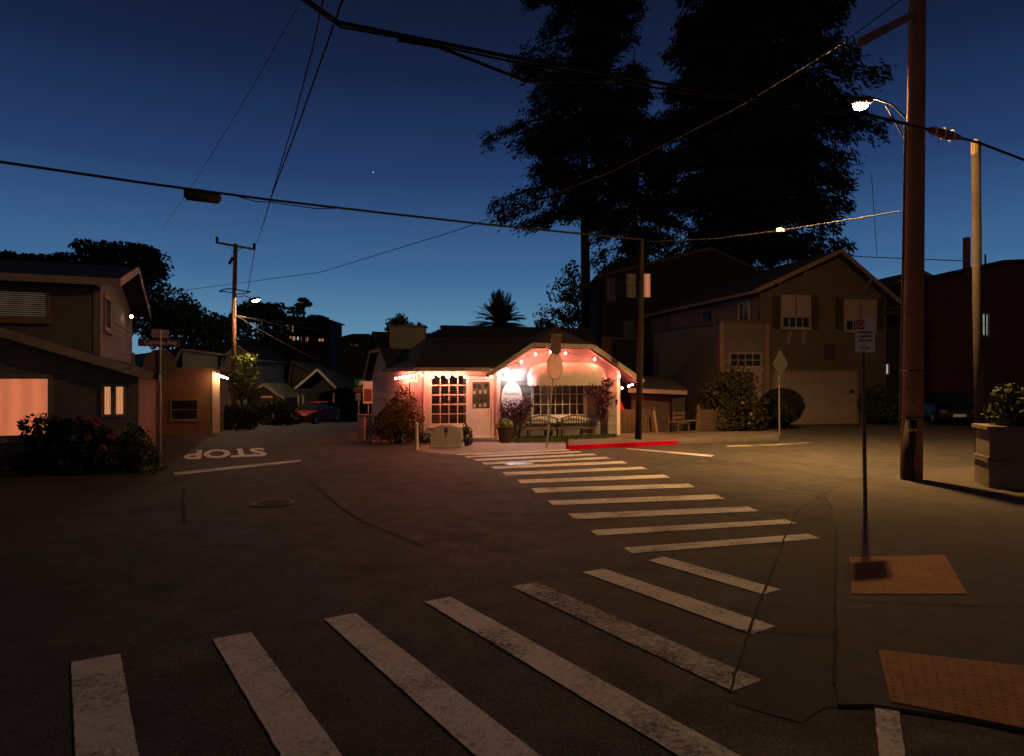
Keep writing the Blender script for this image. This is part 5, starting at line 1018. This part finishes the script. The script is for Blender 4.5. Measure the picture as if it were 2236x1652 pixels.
# ------------------------------------------------------------------ cars
def car(name, label, base, rz, paint, sc_=1.0):
    t_ = thing(name, label, 'car', base, rz); W_ = .86
    def sec(x, pts): return [V((x, y, z)) for y, z in pts]
    def ring(x, zb, zs, zt_, wb, wt): return sec(x, [(-wb, zb), (-W_ * (wb / W_), zs), (-wt, zt_), (wt, zt_), (wb, zs), (wb, zb)])
    # nose at -x
    S = [(-2.08, .32, .48, .60, .62, .52), (-1.95, .24, .55, .72, .80, .66), (-1.5, .2, .62, .82, .86, .74), (-.85, .2, .68, .93, .87, .76), (.2, .2, .70, .95, .87, .76), (1.2, .2, .72, .96, .87, .76), (1.85, .24, .72, .98, .84, .72), (2.05, .34, .66, .90, .74, .62)]
    vs = []; fs = []
    for s_ in S: vs += ring(*s_)
    for i in range(len(S) - 1):
        for k in range(6): a = i * 6; fs.append((a + k, a + (k + 1) % 6, a + 6 + (k + 1) % 6, a + 6 + k))
    fs += [tuple(range(6)), tuple(range(len(vs) - 1, len(vs) - 7, -1))]
    body = MB().add([v_ * sc_ for v_ in vs], fs).build('body', paint, t_)
    bv = body.modifiers.new('bevel', 'BEVEL'); bv.width = .06; bv.segments = 3; body.data.shade_smooth()
    C = [(-.95, .93, .77), (-.30, 1.40, .60), (.75, 1.45, .60), (1.55, 1.30, .58), (1.95, .97, .68)]
    vs = []
    for x, z, w__ in C: vs += [V((x, -w__, z)), V((x, w__, z))]
    vs += [V((x, s * .77, .93)) for x in (-.95, 1.95) for s in (-1, 1)]
    fs = [(2 * i, 2 * i + 1, 2 * i + 3, 2 * i + 2) for i in range(1, 3)]
    cab = MB().add([v_ * sc_ for v_ in vs], fs); cab.add([V(p) * sc_ for p in [(-.95, -.77, .93), (-.30, -.6, 1.40), (.75, -.6, 1.45), (1.55, -.58, 1.30), (1.95, -.68, .97)]], [(0, 1, 2, 3, 4)]); cab.build('roof', paint, t_)
    MB().add([V(p) * sc_ for p in [(-.95, -.77, .935), (-.95, .77, .935), (-.30, .6, 1.40), (-.30, -.6, 1.40)]], [(0, 1, 2, 3)]).build('windscreen', GLASS, t_)
    MB().add([V(p) * sc_ for p in [(1.95, -.68, .97), (1.95, .68, .97), (1.55, .58, 1.3), (1.55, -.58, 1.30)]], [(0, 1, 2, 3)]).build('rear_window', GLASS, t_)
    for s in (-1, 1):
        MB().add([V((x, s * y, z)) * sc_ for x, y, z in [(-.85, .782, .95), (-.28, .622, 1.36), (.72, .622, 1.40), (1.45, .60, 1.26), (1.75, .72, .98)]], [(0, 1, 2, 3, 4)]).build('side_window', GLASS, t_)
        MB().ball(V((-2.0, s * .58, .62)) * sc_, (.07, .17, .075), 10, 6).build('headlight', mat('headlamp_glass', (.10, .10, .10), .6, 0, spec=.3), t_, smooth=True)
        for x in (-1.3, 1.3):
            wh = MB().tube([V((x, s * .70, .31)) * sc_, V((x, s * .89, .31)) * sc_], .31, 18).build('wheel', mat('tyre', (.015, .015, .015), .9, 0), t_); MB().tube([V((x, s * .885, .31)) * sc_, V((x, s * .90, .31)) * sc_], .19, 14).build('rim', STEEL, wh)
        MB().ball(V((-.7, s * .95, .98)) * sc_, (.06, .1, .07), 8, 6).build('mirror', paint, t_, smooth=True)
    MB().bx(-2.12, -2.06, -.24, .24, .40, .52).build('licence_plate', SIGNW, t_); MB().bx(-2.10, -2.0, -.5, .5, .53, .58).build('grille', DARKM, t_)
    return t_
q = P(688, 0, 45.5); car('red_car', 'red car parked under the dark carport', gz(q), R(74), mat('car_red', (.20, .004, .009), .6, 0, spec=.25))
q = P(2072, 0, 31.5); car('dark_car', 'black car parked beyond the corner pole', (q.x, q.y, 0), R(68), mat('car_black', (.008, .008, .009), .55, 0, spec=.2))
q = P(2062, 0, 38.5 - 4.2); car('dark_car', 'second black car parked behind the first by the red building', (q.x - .3, q.y + 2.6, 0), R(75), MATS['car_black'])

# ------------------------------------------------------------------ trees
def redwood(label, u, Y, H, tr, prof, nb, ns, seed, **k):
    x = P(u, 0, Y).x; return conifer('redwood_tree', label, (x, Y, 0), H, prof, nb, ns, NEEDLE, tr, seed, group=None, **k)
redwood('tall redwood with bare straight trunk behind the cafe', 1278, 48, 41, .44, [(13.6, 4.6, 1.5), (14.3, 6.2, 2.2), (15.3, 6.9, 3.0), (17, 6.4, 3.5), (19, 5.6, 3.6), (21, 7.0, 4.2), (23, 5.6, 5.2), (25, 5.3, 6.0), (27, 4.7, 5.6), (30, 4.3, 4.8), (35, 3, 3), (40, .6, .6)], 170, 120, 3, droop=.28, spray=.19, bare=.12)
redwood('thinner redwood between the two tall redwoods', 1385, 47, 25, .36, [(9.6, 2.2, 2.2), (12, 3.2, 3.0), (15, 3.4, 3.4), (19, 3.0, 3.0), (24, .5, .5)], 110, 120, 5, droop=.3, spray=.18, bare=.1)
redwood('huge dense redwood with thick trunk behind the garage house', 1615, 46, 40, 1.0, [(10.6, 4.5, 5.5), (12, 5.8, 7.6), (14, 5.6, 6.6), (16, 6.6, 8.0), (18, 6.4, 9.4), (20, 6.2, 10.2), (22, 6.0, 9.4), (24, 5.4, 8.0), (26, 5.0, 7.3), (30, 4.6, 6.4), (39, .8, .8)], 320, 125, 9, droop=.25, spray=.22, spread=.6)
roundtree('leafy_tree', 'airy leafy tree left of the bare redwood trunk', (P(1235, 0, 44).x, 44, 0), 3.0, [((-.2, 0, 5.6), (1.5, 1.3, 1.6)), ((.3, 0, 7.6), (1.2, 1.1, 1.3)), ((-.9, 0, 4.2), (1.1, 1.0, 1.0)), ((.8, 0, 6.5), (1.0, 1.0, 1.8)), ((-1.3, .1, 5.6), (.8, .7, .5)), ((.4, 0, 9.0), (.5, .5, .7)), ((-.2, 0, 3.4), (1.2, .8, .9))], 5200, .11, LEAF, .16, lump=.75, shell=.05)
roundtree('leafy_tree', 'low leafy tree behind the black house roof', (P(1345, 0, 50).x, 50, 0), 4, [((0, 0, 9.6), (1.7, 1.2, 1.0)), ((.9, 0, 10.4), (1.0, 1, .8))], 1600, .14, LEAF, .2, lump=.6, shell=.1)
# palm
q = P(1090, 0, 44); pm = thing('palm_tree', 'spiky round palm tree behind the cafe roof', 'palm', (q.x, q.y, 0)); MB().tube([(0, 0, 0), (.03, 0, 2.6), (0, 0, 5.2)], [.26, .24, .3], 10).build('trunk', BARK, pm, smooth=True)
for k in range(190):
    a = random.uniform(0, 2 * math.pi); e = R(random.uniform(-45, 88)); L_ = random.uniform(1.9, 2.4) * (1 if e > .4 else .95); d = V((math.cos(a) * math.cos(e), math.sin(a) * math.cos(e), math.sin(e))); pts = []
    for i in range(9): f = i / 8; pts.append(V((0, 0, 5.55)) + d * (L_ * f) - V((0, 0, (.8 if e < 1.1 else .15) * f * f * math.cos(e) ** .5)))
    mb = MB(); mb.tube(pts, [.022 * (1 - .8 * i / 8) for i in range(9)], 4, False); s = d.cross(V((0, 0, 1)))
    s = s.normalized() if s.length > .1 else V((1, 0, 0))
    for i in range(1, 40):
        f = i / 40; j = min(7, int(f * 8)); p = pts[j].lerp(pts[j + 1], f * 8 - j); tl = .42 * math.sin(math.pi * (.12 + .83 * f)) ** .7
        for g_ in (-1, 1): e_ = p + (s * g_ * .62 + d * .75).normalized() * tl - V((0, 0, .10 * tl)); w2 = d * .03; mb.add([p - w2, p + w2, e_], [(0, 1, 2)])
    mb.build('frond', LEAF, pm)
# left skyline trees
def sky_tree(name, label, Y, base_z, blobs_px, n, size, m=LEAF, tr=.3, lump=.5, shell=.1):
    u0 = blobs_px[0][0]; x = P(u0, 0, Y).x; k = Y / F
    bl = [((P(u, v, Y).x - x, dy, P(u, v, Y).z - base_z), (ru * k, min(ru * k, 3.0), rv * k)) for u, v, ru, rv, dy in [(b + (0,))[:5] for b in blobs_px]]
    roundtree(name, label, (x, Y, base_z), max(1.5, bl[0][0][2] * .5), bl, n, size, m, tr, lump=lump, shell=shell)
sky_tree('cypress_tree', 'broad black cypress rising behind the left house', 46, -1.0, [(260, 580, 85, 45), (300, 545, 45, 18), (210, 545, 50, 16), (325, 590, 32, 22), (280, 630, 70, 30), (318, 555, 26, 10), (330, 575, 28, 8), (338, 598, 22, 8)], 7000, .17, lump=.55)
sky_tree('dark_tree', 'flat topped dark tree mass over the left house roof', 52, -1.2, [(90, 590, 110, 34), (40, 580, 60, 28), (150, 575, 60, 24), (-20, 585, 70, 30)], 5500, .2, lump=.3)
sky_tree('dark_tree', 'sloping dark tree canopy between left house and far pole', 60, -1.0, [(365, 670, 60, 36), (410, 690, 50, 30), (350, 710, 60, 36), (440, 708, 40, 28), (470, 712, 34, 26), (395, 735, 90, 40), (500, 735, 60, 40)], 8000, .2, lump=.35)
sky_tree('oak_tree', 'rounded oak silhouette behind the far street lamp', 72, 0.0, [(560, 690, 45, 26), (540, 680, 25, 18), (590, 682, 30, 20), (520, 700, 20, 18)], 2600, .24, lump=.6)
sky_tree('oak_tree', 'dense dark oak around the lit hillside house', 74, 0.5, [(612, 700, 22, 16), (640, 700, 20, 10), (700, 705, 22, 14), (600, 735, 40, 30)], 2400, .24, lump=.5)
t = thing('layered_pine', 'tiered pine with flat branches above the hillside house', 'tree', (P(662, 0, 73).x, 73, 1.0)); k_ = 73 / F
MB().tube([(0, 0, 0), (.05, 0, (826 - 700) * k_), (.1, 0, (826 - 638) * k_)], [.25, .2, .06], 8).build('trunk', BARK, t)
cs = []
for u, v, ru in ((664, 640, 12), (655, 650, 14), (672, 649, 10), (645, 658, 24), (648, 667, 26), (655, 680, 26), (690, 676, 20), (700, 682, 16), (685, 690, 24), (640, 690, 26)):
    cs.append(blob_points(230, ((u - 662) * k_, random.uniform(-.4, .4), (826 - v) * k_ + .3), (ru * k_, .8, .22), .0, .3, u)); MB().tube([(.05, 0, (826 - v) * k_ - .2), ((u - 662) * k_, 0, (826 - v) * k_ + .25)], .05, 5).build('limb', BARK, t)
quads_mesh('crown', leaf_quads(np.concatenate(cs), .16, .5), LEAF, t)
sky_tree('cypress_tree', 'upright dark cypress behind the stucco chimney', 60, 0, [(868, 715, 24, 26), (875, 700, 16, 14), (855, 722, 14, 16), (880, 730, 30, 30)], 1800, .15, lump=.4)
sky_tree('cypress_tree', 'slim dark treetop right of the stucco chimney', 60, 0, [(917, 720, 7, 18), (917, 735, 10, 16)], 500, .14, lump=.4)
sky_tree('dark_tree', 'low bushy treetops behind the cafe ridge', 58, 0, [(965, 735, 26, 18), (990, 728, 16, 10), (945, 742, 20, 14), (1010, 738, 20, 12)], 1600, .16, lump=.6)
sky_tree('dark_tree', 'low treetop clumps right of the palm', 55, 0, [(1180, 742, 18, 16), (1210, 748, 20, 16), (1235, 745, 14, 14)], 1000, .15, lump=.6)
bush('hillside_scrub', 'dark hedge wall along the foot of the hillside', 'hedge', (P(650, 0, 58).x, 58, -1.6), [((-8, 0, 1.6), (5, 1.5, 2.6)), ((0, 0, 1.4), (5, 1.5, 2.4)), ((7, 0, 1.2), (5, 1.5, 2.0))], 5000, .2, LEAF, stems=5)
# evening star
p = P(815, 377, 900); s_ = MB().ball((0, 0, 0), .62, 8, 6).build('evening_star', emat('star_glow', (.9, .95, 1), 1.2)); s_.location = p; struct(s_)
